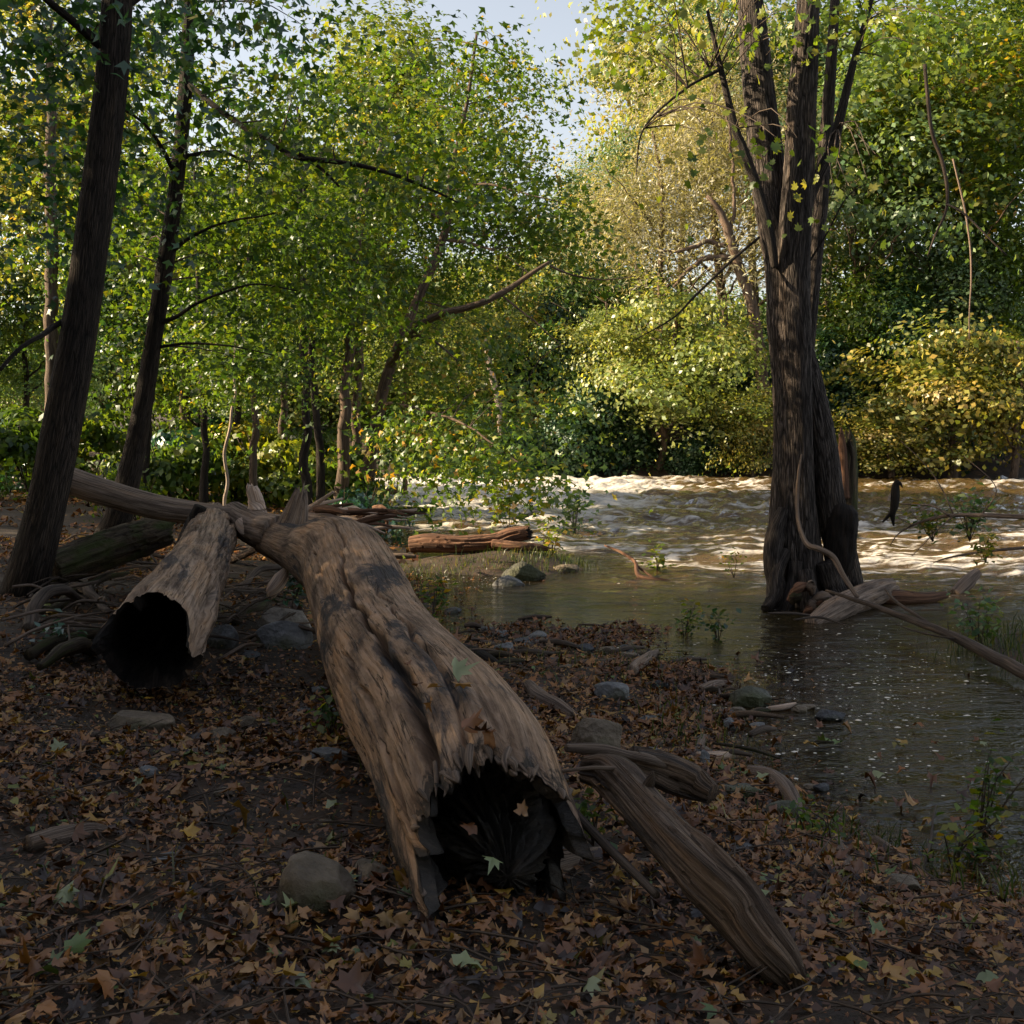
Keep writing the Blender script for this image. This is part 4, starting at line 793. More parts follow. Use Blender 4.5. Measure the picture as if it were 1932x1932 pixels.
log(ml, 'broken_stub', [(478, 998, 7.35, .075), (484, 970, 7.4, .068), (483, 945, 7.4, .045), (478, 925, 7.4, .04), (477, 917, 7.4, .03)], 'drift_pale', 70, 36, log_disp(403, .1, .16), jag_end(.03, 4, .85), seed=3)
log(ml, 'broken_stub', [(452, 985, 7.3, .04), (470, 1000, 7.25, .06), (490, 990, 7.3, .06), (505, 975, 7.4, .03)], 'drift_pale', 40, 24, log_disp(404, .1, .2), seed=4)
log(ml, 'broken_stub', [(545, 1005, 7.0, .085), (555, 980, 7.0, .08), (562, 955, 7.0, .06), (566, 938, 7.0, .035)], 'drift_grey', 60, 40, log_disp(405, .12, .1), jag_end(.10, 5, .6), seed=5)
log(ml, 'broken_stub', [(625, 1010, 6.3, .05), (612, 992, 6.35, .035), (608, 984, 6.35, .01)], 'drift_grey', 20, 20, log_disp(406, .1, .1), seed=6)
# pole log
pl = empty('pole_log', at(280, 940, 7.4), 'long smooth grey log propped level, running from behind the leaning tree to the broken stubs', 'log')
log(pl, 'trunk', [(96, 893, 7.6, .085), (130, 906, 7.55, .09), (200, 930, 7.5, .088), (290, 955, 7.5, .082), (370, 968, 7.5, .075), (455, 978, 7.5, .066)], 'drift_grey', 220, 48, log_disp(407, .03, .03), jag_end(.03, 6, .97), seed=7)
pk = empty('prop_branch', at(365, 985, 7.3), 'dark stubby branch propping the grey pole log above the hollow log', 'branch')
log(pk, 'branch', [(378, 955, 7.3, .04), (366, 985, 7.3, .05), (350, 1030, 7.2, .06), (335, 1080, 7.1, .06)], 'rotten', 40, 24, log_disp(408, .08, .06), seed=8)
# hollow short log
hl = empty('hollow_log', at(300, 1180, 5.0), 'short pale hollow log on the left, ragged black opening facing the camera', 'log')
def jag_h(TH, SS, L):
    w = sstep(.72, 1.0, SS / L); th = (TH + PI) % (2 * PI) - PI
    q = np.stack([np.cos(TH).ravel() * 4, np.sin(TH).ravel() * 4, TH.ravel() * 0 + 5], -1)
    n = fbm(q, 3, 79).reshape(TH.shape)
    up = np.exp(-((th + .05) / .75) ** 2); sd_ = 1.5 * np.exp(-((th + 1.25) / .30) ** 2) + .8 * np.exp(-((th - 1.25) / .25) ** 2)
    return w * (-.10 * up + .22 * sd_ + .05 * n - .05 * (np.abs(th) > 1.7))
log(hl, 'trunk', [(402, 985, 8.0, .14), (398, 1012, 7.3, .155), (378, 1060, 6.3, .165), (345, 1120, 5.4, .172), (305, 1185, 4.8, .182), (283, 1222, 4.5, .19)], 'drift', 260, 160,
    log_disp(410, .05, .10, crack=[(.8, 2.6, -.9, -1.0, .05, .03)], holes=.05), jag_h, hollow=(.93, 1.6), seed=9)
# old rough logs at the left
ol = empty('rough_log', at(200, 1040, 7.6), 'rough dark old log lying behind the hollow log at the left', 'log')
log(ol, 'trunk', [(95, 1075, 7.2, .11), (160, 1050, 7.4, .12), (230, 1025, 7.7, .13), (300, 1003, 8.0, .12)], 'mossy', 110, 60, log_disp(411, .12, .16), jag_end(.06, 8, .8), seed=10)
# piece under the arch
wp = empty('driftwood_piece', gnd(515, 1130), 'short bleached wood piece standing behind the arching trunk', 'driftwood')
log(wp, 'wood', [(508, 1130, 6.6, .015), (515, 1115, 6.6, .04), (528, 1095, 6.65, .045), (540, 1075, 6.7, .02)], 'drift_pale', 36, 16, log_disp(412, .1, .2), seed=11)

# log on the islet
il = empty('islet_log', at(900, 1025, 12.4), 'reddish driftwood log lying on the small grassy islet, broken open at its right end', 'log')
log(il, 'trunk', [(775, 1027, 12.4, .085), (810, 1024, 12.35, .10), (870, 1026, 12.3, .095), (930, 1022, 12.3, .095), (965, 1010, 12.3, .09), (1000, 1004, 12.3, .075)], 'rust_wood', 160, 60, log_disp(413, .10, .10, crack=[(.2, 1.2, 1.2, 1.3, .1, .03)]), jag_end(.06, 9, .85), hollow=(.8, .25), seed=12)
log(il, 'broken_limb', [(930, 1025, 12.2, .05), (975, 1030, 12.1, .05), (1010, 1032, 12.1, .04), (1032, 1036, 12.1, .02)], 'rust_wood', 50, 24, log_disp(414, .14, .15), jag_end(.05, 3, .8), seed=13)
pk = empty('driftwood_plank', at(755, 1052, 12.0), 'flat pale board like driftwood end left of the islet log', 'driftwood')
log(pk, 'wood', [(735, 1048, 12.1, .03), (760, 1049, 12.1, .035), (785, 1050, 12.1, .02)], 'drift_grey', 16, 12, log_disp(4, .1, .1), seed=3)
# spit logs in the rapids
sl = empty('spit_log', at(775, 965, 20.0), 'dark mossy drift log poking from the left bank into the rapids', 'log')
log(sl, 'trunk', [(715, 975, 20, .12), (750, 968, 20, .12), (790, 966, 20, .10), (822, 966, 20, .05), (834, 968, 20, .02)], 'mossy', 60, 30, log_disp(415, .1, .2), seed=14)
sl = empty('spit_log', at(745, 928, 25.0), 'rust coloured drift log behind the mossy one at the edge of the rapids', 'log')
log(sl, 'trunk', [(715, 935, 25, .10), (745, 930, 25, .12), (770, 932, 25, .07)], 'rust_wood', 40, 24, log_disp(416, .1, .2), seed=15)

# debris logs at the foot of the river tree
dl = empty('drift_log', at(1595, 1145, 8.8), 'thick grey drift log half in the water at the foot of the river tree', 'log')
log(dl, 'trunk', [(1530, 1180, 8.35, .06), (1560, 1162, 8.5, .09), (1600, 1140, 8.8, .10), (1650, 1120, 9.2, .10), (1680, 1108, 9.5, .07)], 'drift_grey', 110, 44, log_disp(417, .10, .10), jag_end(.05, 12, .85), seed=16)
dl = empty('drift_log', at(1720, 1130, 9.3), 'dark flat drift log right of the grey one, ending in the water', 'log')
log(dl, 'trunk', [(1640, 1128, 9.3, .05), (1690, 1128, 9.3, .065), (1740, 1130, 9.3, .055), (1785, 1122, 9.4, .03)], 'rust_wood', 70, 24, log_disp(418, .1, .12), seed=17)
dl = empty('drift_log', at(1822, 1098, 10.0), 'short brown stump end sticking from the water near the right edge', 'log')
log(dl, 'trunk', [(1800, 1122, 9.9, .05), (1822, 1100, 10, .06), (1843, 1080, 10.1, .04)], 'drift_grey', 40, 20, log_disp(419, .12, .2), jag_end(.05, 2, .8), seed=18)
rb = empty('root_clump', at(1535, 1125, 8.9), 'tangled brown root clump at the front foot of the river tree', 'roots')
for i in range(9):
    rg = np.random.default_rng(60 + i); a = (1510 + rg.uniform(-8, 60), 1135 + rg.uniform(-30, 18)); b = (a[0] + rg.uniform(-40, 40), a[1] + rg.uniform(5, 30))
    log(rb, 'root', [(a[0], a[1], 8.9, .03), ((a[0] + b[0]) / 2, (a[1] + b[1]) / 2 - 12, 8.75, .04), (b[0], b[1] - 3, 8.8, .02)], ('rust_wood', 'drift_grey', 'mossy')[i % 3], 18, 12, log_disp(500 + i, .1, .2), seed=i)

# ------------------------------------------------------------------ branches and sticks (each its own thing)
def stick(name, label, pts, mat='drift_grey', k=8, group=None, cat='branch', m=26, sub=(), seed=1, wob=.012, world=False, amp=.1):
    P, R = (np.array([q[:3] for q in pts]), np.array([q[3] for q in pts])) if world else PR(pts)
    if not sub:
        g_ = Geo(); g_.add(*tube(P, R, m, k, bark_disp(amp, 1, seed), seed=seed, wob=wob)); o = obj(name, g_.mesh(name, M[mat], P[0]), None, P[0]); return tag(o, label, cat, group)
    root = empty(name, P[0], label, cat, group)
    g_ = Geo(); g_.add(*tube(P, R, m, k, bark_disp(amp, 1, seed), seed=seed, wob=wob)); part(root, 'stem', g_, M[mat])
    for i, s in enumerate(sub):
        P, R = PR(s); g_ = Geo(); g_.add(*tube(P, R, 14, 6, bark_disp(.06, 1, i), seed=i + 3, wob=wob)); part(root, 'twig', g_, M[mat])
    return root
# thick branch from the root end
tb = empty('weathered_branch', at(1250, 1560, 2.75), 'thick weathered branch running from the hollow trunk end to the bottom edge', 'branch')
log(tb, 'branch', [(1105, 1452, 3.05, .035), (1150, 1462, 3.0, .05), (1200, 1510, 2.85, .052), (1270, 1590, 2.65, .058), (1340, 1665, 2.48, .066), (1410, 1745, 2.40, .060), (1462, 1812, 2.33, .052), (1500, 1868, 2.30, .03)], 'limb', 260, 72, log_disp(420, .16, .34, crack=[(.2, 1.4, -.3, .3, .10, .015)]), seed=19)
log(tb, 'knot', [(1185, 1490, 2.93, .035), (1190, 1468, 2.93, .028), (1176, 1450, 2.95, .012), (1165, 1444, 2.96, .004)], 'limb', 30, 18, log_disp(421, .1, .2), seed=20)
log(tb, 'knot', [(1215, 1500, 2.85, .02), (1228, 1470, 2.83, .012), (1232, 1455, 2.83, .004)], 'limb', 16, 10, log_disp(422, .1, .2), seed=21)
stick('split_stick', 'pale split stick resting against the dark boulder', [(1070, 1410, 3.3, .010), (1130, 1414, 3.33, .015), (1180, 1424, 3.38, .013), (1230, 1434, 3.4, .015), (1280, 1450, 3.45, .006)], 'drift_grey', 12, seed=3, amp=.3, m=50)
tk = empty('dark_log', at(1290, 1470, 3.5), 'dark charred looking log behind the thick weathered branch', 'log')
log(tk, 'trunk', [(1190, 1440, 3.4, .04), (1250, 1460, 3.45, .055), (1310, 1480, 3.45, .05), (1345, 1500, 3.4, .03)], 'limb', 90, 40, log_disp(423, .2, .4), seed=22)
stick('thin_stick', 'thin grey stick slanting down right under the hollow trunk end', [(1060, 1505, 3.0, .010), (1120, 1570, 2.8, .011), (1180, 1630, 2.65, .010), (1240, 1690, 2.5, .009)], 'twig', 8, seed=4)
stick('thin_stick', 'short twig hanging bent from the weathered branch', [(1050, 1452, 2.9, .004), (1110, 1448, 2.9, .005), (1160, 1452, 2.92, .006)], 'drift_grey', 6, seed=5)
# long branch over the water
stick('long_branch', 'long dark bare branch reaching from the right edge to the river tree', [(1560, 1115, 8.6, .010), (1630, 1136, 8.2, .017), (1690, 1158, 7.8, .021), (1745, 1178, 7.3, .024), (1810, 1207, 6.9, .028), (1880, 1242, 6.5, .032), (1960, 1285, 6.0, .036)], 'twig', 10,
      sub=[[(1760, 1180, 7.3, .010), (1700, 1140, 7.6, .012), (1668, 1110, 7.9, .008)], [(1800, 1205, 6.9, .006), (1740, 1195, 7, .005), (1690, 1178, 7.2, .003)], [(1790, 1196, 7, .004), (1788, 1170, 7, .002)]], m=40, seed=6)
stick('bent_branch', 'smooth pale bent branch leaning against the river tree trunk', [(1513, 856, 9.0, .006), (1507, 890, 9.0, .011), (1503, 944, 9.0, .013), (1508, 990, 8.9, .015), (1522, 1026, 8.8, .020), (1545, 1036, 8.7, .022), (1572, 1052, 8.7, .022), (1592, 1088, 8.6, .018), (1618, 1128, 8.5, .016)], 'drift_grey', 10, m=60, seed=7, wob=.004, amp=.06)
stick('snag_branch', 'curved dead branch standing out of the water left of the river tree', [(1141, 1030, 11.6, .008), (1175, 1043, 11.4, .014), (1198, 1062, 11.2, .018), (1207, 1088, 11.0, .022), (1250, 1096, 10.9, .024), (1303, 1102, 10.8, .010)], 'rust_wood', 10, m=40, seed=8,
      sub=[[(1207, 1088, 11, .012), (1202, 1100, 10.9, .01)], [(1200, 1066, 11.2, .012), (1215, 1078, 11.1, .012), (1235, 1092, 11, .01)]])
stick('floating_stick', 'thin dark stick floating below the river tree', [(1447, 1158, 8.0, .006), (1490, 1157, 8.05, .010), (1528, 1160, 8.05, .008)], 'twig', 6, seed=9)
stick('floating_stick', 'thin stick floating in front of the grey drift log', [(1500, 1170, 8.1, .006), (1545, 1166, 8.2, .009), (1580, 1176, 8.1, .006), (1600, 1182, 8.0, .003)], 'twig', 6, seed=10)
stick('side_branch', 'bare brown branch entering from the right edge above the water', [(1960, 978, 8.6, .020), (1873, 974, 8.8, .017), (1800, 972, 9, .015), (1760, 978, 9.1, .012), (1725, 990, 9.2, .009), (1695, 1008, 9.3, .005), (1680, 1030, 9.3, .003)], 'drift_grey', 8, m=36, seed=11,
      sub=[[(1790, 972, 9, .008), (1760, 955, 9.1, .007), (1700, 950, 9.2, .004)], [(1800, 972, 9, .007), (1770, 1000, 9, .005), (1720, 1050, 9, .003)], [(1800, 972, 9, .006), (1780, 930, 9, .005), (1740, 870, 9, .003), (1700, 830, 9.1, .002)], [(1850, 975, 8.9, .006), (1880, 920, 8.8, .004), (1820, 860, 8.9, .002)], [(1725, 990, 9.2, .004), (1700, 978, 9.2, .003), (1640, 940, 9.2, .0015)]])
stick('side_branch', 'thin pale branch lying just above the water under the bare brown branch', [(1960, 1030, 9.0, .012), (1860, 1040, 9.1, .010), (1790, 1052, 9.2, .006), (1760, 1062, 9.2, .003)], 'drift_grey', 6, seed=12)
stick('hanging_twig', 'dark twig hanging into the picture at the upper right', [(1745, 120, 7, .010), (1757, 242, 7, .010), (1778, 300, 7, .010), (1788, 350, 7, .009), (1784, 400, 7, .008), (1762, 450, 7, .006), (1748, 485, 7, .003)], 'twig', 6, m=36, seed=13,
      sub=[[(1787, 385, 7, .006), (1815, 400, 6.9, .006), (1850, 430, 6.8, .005), (1900, 480, 6.7, .004)]])
stick('hanging_vine', 'thin pale vine hanging down at the right', [(1800, 300, 12, .008), (1822, 400, 12, .010), (1832, 480, 12, .010), (1830, 560, 12, .008), (1828, 640, 12, .004)], 'drift_grey', 5, m=30, seed=14)
# black torn scrap
def scrap():
    g_ = Geo(); P, R = PR([(1694, 905, 9.0, .012), (1690, 920, 9, .028), (1688, 950, 9.0, .032), (1684, 970, 9, .022), (1686, 992, 9, .008)])
    g_.add(*tube(P, R, 30, 14, log_disp(7, .3, .4), ref=(0, 1, 0), seed=1))
    P, R = PR([(1686, 958, 9, .018), (1674, 975, 9, .014), (1665, 985, 9, .006)]); g_.add(*tube(P, R, 14, 10, log_disp(8, .3, .3), ref=(0, 1, 0), seed=2))
    P, R = PR([(1690, 912, 9, .02), (1698, 912, 9, .014), (1703, 920, 9, .004)]); g_.add(*tube(P, R, 8, 8, None, ref=(0, 1, 0), seed=2))
    return g_
s0 = at(1690, 905, 9); g_ = scrap(); tag(obj('torn_scrap', g_.mesh('scrap', M['rotten'], s0), None, s0), 'black torn scrap hanging from thin twigs over the water', 'debris')

# sticks among the debris at the left and by the shore
STK = [
 ('dark stick slanting down right at the far left in front of the hollow log', [(60, 1215, .014), (120, 1260, .014), (190, 1310, .012)], 'twig'),
 ('bent grey stick crossing in front of the dark log opening', [(120, 1190, .014), (180, 1215, .014), (262, 1278, .010)], 'twig'),
 ('short pale stick left of the hollow log tip', [(70, 1112, .010), (110, 1120, .011), (160, 1140, .008)], 'drift_grey'),
 ('thin grey twig at the left edge under the leaning tree', [(62, 1128, .008), (120, 1125, .009), (180, 1135, .005)], 'drift_grey'),
 ('thin twig crossing the left side of the hollow log', [(180, 1170, .005), (240, 1120, .006), (310, 1098, .004)], 'twig'),
 ('thin stick leaning between the hollow log and the light rock', [(432, 1155, .006), (465, 1140, .007), (505, 1125, .005)], 'drift_grey'),
 ('thin twig under the arch pointing at the light rock', [(455, 1060, .005), (490, 1072, .006), (535, 1090, .004)], 'drift_grey'),
 ('thin twig crossing above the bleached wood piece', [(478, 1095, .005), (510, 1075, .006), (560, 1055, .004)], 'drift_grey'),
 ('curved twig on the dark debris behind the hollow log', [(210, 1045, .006), (250, 1062, .007), (290, 1078, .004)], 'drift_grey'),
 ('pale forked twig on the debris left of the hollow log', [(165, 1092, .008), (205, 1090, .009), (228, 1072, .005)], 'drift_grey'),
 ('grey branch half buried in leaves at the lower left edge', [(50, 1615, .022), (110, 1595, .026), (170, 1580, .022), (215, 1578, .012)], 'drift_grey'),
 ('dark wet stick lying at the water edge, upper of the shore sticks', [(1080, 1258, .020), (1130, 1256, .022), (1180, 1245, .014)], 'twig'),
 ('knobbly grey wood chunk at the end of the leaf spit', [(1190, 1275, .030), (1212, 1258, .034), (1240, 1235, .018)], 'drift_grey'),
 ('curled grey root log half buried right of the big trunk', [(998, 1305, .030), (1020, 1330, .042), (1050, 1345, .040), (1085, 1362, .026)], 'drift_grey'),
 ('twisted root ending at the water near the lower right', [(1410, 1465, .022), (1455, 1480, .030), (1490, 1510, .030), (1512, 1550, .018)], 'drift_grey'),
 ('short smooth stick left of the twisted root', [(1315, 1432, .020), (1345, 1436, .022), (1390, 1430, .018)], 'drift_pale'),
 ('small upright wood shard above the short smooth stick', [(1325, 1400, .020), (1318, 1425, .020), (1330, 1445, .012)], 'drift_grey'),
 ('pointed grey wood piece left of the mossy water stone', [(1320, 1310, .022), (1345, 1300, .026), (1380, 1288, .010)], 'drift_grey'),
 ('bleached broken plank tip at the water edge right of the mossy stone', [(1450, 1342, .012), (1480, 1340, .016), (1500, 1330, .006)], 'drift_pale'),
 ('grey stick among leaves at the lower right', [(1650, 1590, .012), (1700, 1625, .015), (1760, 1670, .014), (1800, 1700, .012)], 'drift_grey'),
 ('forked root in the leaves near the bottom right', [(1575, 1590, .018), (1590, 1620, .020), (1600, 1660, .014)], 'drift_grey'),
 ('pale half buried branch at the bottom centre', [(990, 1665, .020), (1060, 1648, .026), (1130, 1628, .022), (1180, 1612, .012)], 'drift_grey'),
 ('thin dark twig crossing the bottom right leaves', [(1740, 1660, .005), (1755, 1600, .005), (1768, 1520, .003)], 'twig'),
 ('short dark stick lying in front of the flat stone at the left', [(160, 1392, .012), (210, 1396, .014), (260, 1400, .010)], 'twig'),
 ('dark curved stick in the leaves below the hollow log', [(440, 1290, .012), (480, 1285, .016), (530, 1300, .010)], 'twig'),
 ('rusty shard beside the islet log on the water', [(905, 1215, .02), (930, 1225, .022), (960, 1228, .012)], 'twig'),
 ('wet black branch piece left of the leaf spit', [(870, 1225, .022), (905, 1245, .03), (945, 1262, .02)], 'rotten'),
]
for i, (l, pts, mt_) in enumerate(STK):
    q = []
    for (px, py, r_) in pts:
        g0 = gnd(px, py); q.append((g0[0], g0[1], g0[2] + r_ * .75, r_))
    stick('driftwood_stick', l, q, mt_, 10 if max(a[3] for a in q) > .016 else 6, None, 'stick', seed=600 + i, wob=.012, world=True, amp=.15)
rg = np.random.default_rng(77)
for i in range(26):
    u_ = rg.random(); px = 900 + u_ * 640 + rg.normal(0, 40); py = 1225 + max(0, u_ - .45) * 420 + rg.normal(0, 25); g0 = gnd(px, py); a = rg.uniform(-.6, .9); l = rg.uniform(.10, .32); r_ = rg.uniform(.006, .018)
    d = np.array([math.cos(a), math.sin(a), rg.normal(0, .05)]) * l * .5; c = g0 + [0, 0, r_ * .8 + .01]
    stick('shore_stick', 'small wet stick washed up among leaves along the waterline', [(*(c - d), r_ * .7), (*(c + [0, 0, .012]), r_), (*(c + d), r_ * .5)], ('twig', 'limb', 'mossy')[i % 3], 7, 'small sticks along the waterline', 'stick', seed=1300 + i, world=True, m=16, wob=.02, amp=.2)
# pile of sticks behind the arching trunk
rg = np.random.default_rng(88)
for i in range(46):
    px = rg.uniform(572, 735); py = rg.uniform(962, 1002) - max(0, (640 - px)) * .15; Yd = rg.uniform(8.6, 11.2); l = rg.uniform(.2, .75); a = rg.normal(.1, .9)
    c = at(px, py, Yd); d = np.array([math.cos(a), math.sin(a) * .8, rg.normal(.05, .22)]) * l * .5; c[2] = max(c[2], gz(c[0], c[1]) + .03)
    r_ = rg.uniform(.006, .022) if i > 6 else rg.uniform(.025, .04)
    stick('pile_stick', ('pale dry stick in the driftwood pile behind the arching trunk', 'reddish dry stick in the driftwood pile behind the arching trunk')[i % 2], [(*(c - d), r_), (*(c + [0, 0, .02]), r_), (*(c + d), r_ * .5)], ('drift_pale', 'rust_wood')[i % 2], 6,
          ('pale sticks of the driftwood pile', 'reddish sticks of the driftwood pile')[i % 2], 'stick', seed=700 + i, world=True, m=12, wob=.02)
DB = [((75, 1165), (240, 1105)), ((60, 1195), (150, 1150)), ((95, 1090), (330, 1075)), ((180, 1240), (70, 1290)), ((440, 1130), (560, 1095)), ((430, 1060), (560, 1110)), ((60, 1250), (250, 1200)), ((120, 1120), (210, 1180)), ((200, 1075), (330, 1040)), ((450, 1180), (540, 1140))]
for i, (a, b) in enumerate(DB):
    A, B = gnd(*a), gnd(*b); r_ = rg.uniform(.012, .030)
    stick('debris_branch', 'dark crooked branch in the shaded tangle around the hollow log', [(*(A + [0, 0, .03]), r_), (*((A + B) / 2 + [0, 0, .09 + .05 * (i % 3)]), r_ * 1.1), (*(B + [0, 0, .06]), r_ * .5)], ('mossy', 'twig', 'limb')[i % 3], 10, 'branches in the shaded tangle', 'branch', seed=1200 + i, world=True, m=30, wob=.05, amp=.2)
# brushy twigs of the dark left debris
for i in range(120):
    px = rg.uniform(60, 560); py = rg.uniform(1040, 1240); g0 = gnd(px, py); a = rg.uniform(0, PI); l = rg.uniform(.2, .7)
    d = np.array([math.cos(a), math.sin(a), rg.normal(0, .18)]) * l * .5; c = g0 + [0, 0, rg.uniform(.02, .14)]; r_ = rg.uniform(.003, .010)
    stick('debris_twig', 'dark twig tangled in the shaded debris around the hollow log', [(*(c - d), r_), (*(c + [0, 0, .03]), r_), (*(c + d), r_ * .4)], ('twig', 'drift_grey', 'twig')[i % 3], 5, 'twigs in the shaded debris', 'twig', seed=800 + i, world=True, m=10, wob=.03)

# ------------------------------------------------------------------ stones
import bmesh
def ico(n):
    bm = bmesh.new(); bmesh.ops.create_icosphere(bm, subdivisions=n, radius=1); V = np.array([v.co for v in bm.verts]); F_ = np.array([[v.index for v in f.verts] for f in bm.faces]); bm.free(); return V, F_
ICO = ico(5)
def stone(label, px, py, w, h, mat, depth=1.0, seed=0, flat=0, yaw=0):
    g0 = gnd(px, py + h * .8); s = g0[1] / FOC; sx, sz = w * s, h * s * 1.25; sy = sx * depth * .8
    V, F_ = ICO; V = V.copy(); rg = np.random.default_rng(seed)
    for _ in range(20):                               # chipped planes
        n = rg.normal(size=3); n /= np.linalg.norm(n); d = rg.uniform(.62, .9); t = V @ n - d; V = V - np.clip(t, 0, None)[:, None] * n * .92
    V *= (1 + .10 * fbm(V * 1.3 + seed, 3, seed) + .025 * fbm(V * 6 + seed, 3, seed + 3))[:, None]
    if flat: V[:, 2] = np.minimum(V[:, 2], .55 + .06 * fbm(V * 2, 2, seed))
    V *= np.array([sx, sy, sz]); c, s_ = math.cos(yaw), math.sin(yaw); V = V @ np.array([[c, s_, 0], [-s_, c, 0], [0, 0, 1]])
    o = obj('stone', mesh_np('stone', V, F_, M[mat], smooth=True), None, (g0[0], g0[1] + sy * .5, g0[2] + sz * .25)); tag(o, label, 'stone')
ST = [('long flat topped stone in the dark leaves at the left', 250, 1360, 88, 36, 'stone_brown', .7, 1),
 ('large brown grey stone at the bottom edge left of the hollow trunk end', 592, 1668, 96, 66, 'stone_brown', .9, 0), ('round stone half hidden beside the large bottom stone', 690, 1650, 45, 28, 'stone_brown', 1, 0),
 ('light tan boulder between the hollow log and the arching trunk', 540, 1165, 58, 38, 'stone_light', .8, 0), ('blue grey boulder under the light tan boulder', 530, 1198, 60, 32, 'stone_grey', .8, 0),
 ('dim rounded stone at the right of the hollow log opening', 415, 1200, 34, 30, 'stone_grey', 1, 0), ('flat grey stone against the left flank of the big trunk', 625, 1425, 46, 22, 'stone_grey', .9, 1),
 ('small blue grey stone in the leaves at lower left', 275, 1458, 26, 14, 'stone_grey', 1, 0), ('small grey stone near the bottom left', 308, 1622, 36, 16, 'stone_grey', 1, 1), ('dull stone in leaves right of the flat topped stone', 415, 1392, 34, 20, 'stone_brown', 1, 0),
 ('round brown stone right of the flat topped stone', 465, 1368, 26, 16, 'stone_brown', 1, 0), ('dark rock at the islet edge, biggest there', 985, 1076, 46, 26, 'stone_moss', .8, 0), ('smooth rock just below the dark islet rock', 962, 1097, 36, 14, 'stone_grey', .8, 0),
 ('low stone right of the islet rocks', 1068, 1070, 26, 9, 'stone_brown', 1, 0), ('rounded mossy stone at the water edge below the spit', 1415, 1312, 46, 26, 'stone_moss', .8, 0), ('grey angular rock in the leaves left of the mossy water stone', 1155, 1307, 48, 20, 'stone_grey', .8, 0),
 ('flat grey slab in the leaves above the short stick', 1232, 1356, 34, 12, 'stone_grey', .9, 1), ('small stone with leaves near the water', 1378, 1364, 18, 12, 'stone_grey', 1, 0), ('large dark boulder tucked against the right flank of the big trunk', 1130, 1385, 62, 48, 'stone_brown', .8, 0),
 ('small wet rock surrounded by water under the tree reflection', 1570, 1350, 34, 13, 'stone_wet', .8, 0), ('flat dark stone beside the twisted root', 1400, 1490, 46, 16, 'stone_moss', .9, 1), ('dark stone under the twisted root', 1478, 1530, 38, 26, 'stone_moss', 1, 0),
 ('brown stone at the bottom edge right of centre', 1712, 1672, 46, 22, 'stone_brown', 1, 0), ('black stone poking from the calm water', 855, 1150, 18, 7, 'stone_wet', 1, 0), ('pointed grey stone below the wood shard', 1330, 1432, 16, 22, 'stone_grey', .7, 0),
 ('grey stone in the leaves below the thin stick', 1245, 1575, 30, 16, 'stone_grey', 1, 0), ('small grey stone by the forked root', 1395, 1605, 30, 14, 'stone_grey', 1, 0), ('dim stone under the hollow trunk end', 1045, 1600, 28, 12, 'stone_grey', 1, 0),
 ('small wet stone at the left end of the spit', 985, 1210, 20, 8, 'stone_wet', 1, 0), ('dark wet stone at the tip of the leaf spit', 1105, 1222, 18, 9, 'stone_wet', 1, 0), ('small pebble stone in shade below the hollow log', 600, 1300, 20, 9, 'stone_grey', 1, 0), ('dark stone below the light boulder', 470, 1235, 26, 10, 'stone_wet', 1, 0)]
for i, (l, px, py, w, h_, mat, dep, fl) in enumerate(ST): stone(l, px, py, w, h_, mat, dep, 900 + i, fl, (i * .7) % .8 - .4)

for i in range(64):
    px, py = rng.uniform(940, 1560), rng.uniform(1215, 1660)
    if i > 43:
        u_ = rng.random(); px = 900 + u_ * 560 + rng.normal(0, 25); py = 1215 + max(0, u_ - .5) * 330 + rng.normal(0, 16)
    elif i > 28: px, py = rng.uniform(60, 800), rng.uniform(1290, 1680)
    w = rng.uniform(9, 24); stone('small grey stone half buried in the leaf litter', px, py, w, w * rng.uniform(.35, .6), ('stone_grey', 'stone_wet', 'stone_brown')[i % 3], .9, 2000 + i, i % 2, rng.uniform(-.5, .5))
for o in bpy.data.objects:
    if o.get('label') == 'small grey stone half buried in the leaf litter': o['group'] = 'small stones in the leaf litter'
# ------------------------------------------------------------------ leaf litter
rg = np.random.default_rng(99)
def litter_points(n, xr, yr, pw=1.0):
    u = rg.random(n) ** pw; y = yr[0] + u * (yr[1] - yr[0]); x = xr[0] + rg.random(n) * (xr[1] - xr[0]); z = ground_z(x, y)
    return x, y, z
g_ = Geo()
for (n, xr, yr, pw, sz, T) in ((29000, (-2.6, 2.2), (1.7, 5.5), 1.0, .047, MAPLE), (24000, (-5.5, 1.8), (5.0, 11), 1.0, .065, MAPLO), (18000, (-14, -1), (7, 26), 1.3, .10, QUAD), (80000, (-3.2, 2.6), (1.7, 9), 1.3, .024, QUAD)):
    x, y, z = litter_points(n, xr, yr, pw)
    dens = fbm(p2(x * 1.4, y * 1.4), 2, 41)
    deb = sstep(-.6, -1.6, x) * sstep(4.6, 5.2, y) * sstep(9.5, 8, y)
    ok = (rg.random(n) > deb * .8) & (z > rg.uniform(-.16, .0, n)) & ((dens > -.40 + .3 * rg.random(n)) | (z < .16) | (sz < .03))
    x, y, z = x[ok], y[ok], z[ok]; n = len(x)
    N = np.stack([rg.normal(0, .27, n), rg.normal(0, .27, n), np.ones(n)], -1)
    v = np.clip(rg.random(n) ** .95 * .9, 0, .84); q = rg.random(n); v = np.where(q > .84, rg.uniform(.85, 1, n), v)
    P = np.stack([x, y, np.where((z < 0) & (rg.random(n) < .12), .004, z) + .006 + rg.random(n) * (.03 if sz > .03 else .012) * (z > 0)], -1)
    g_.add(*leaves(P, N, sz * (.4 + 1.1 * rg.random(n) ** 1.6), T, curl=.45, v=v, rg=rg, jit=.22 if T is not QUAD else 0))
mat_lit = M['litter']
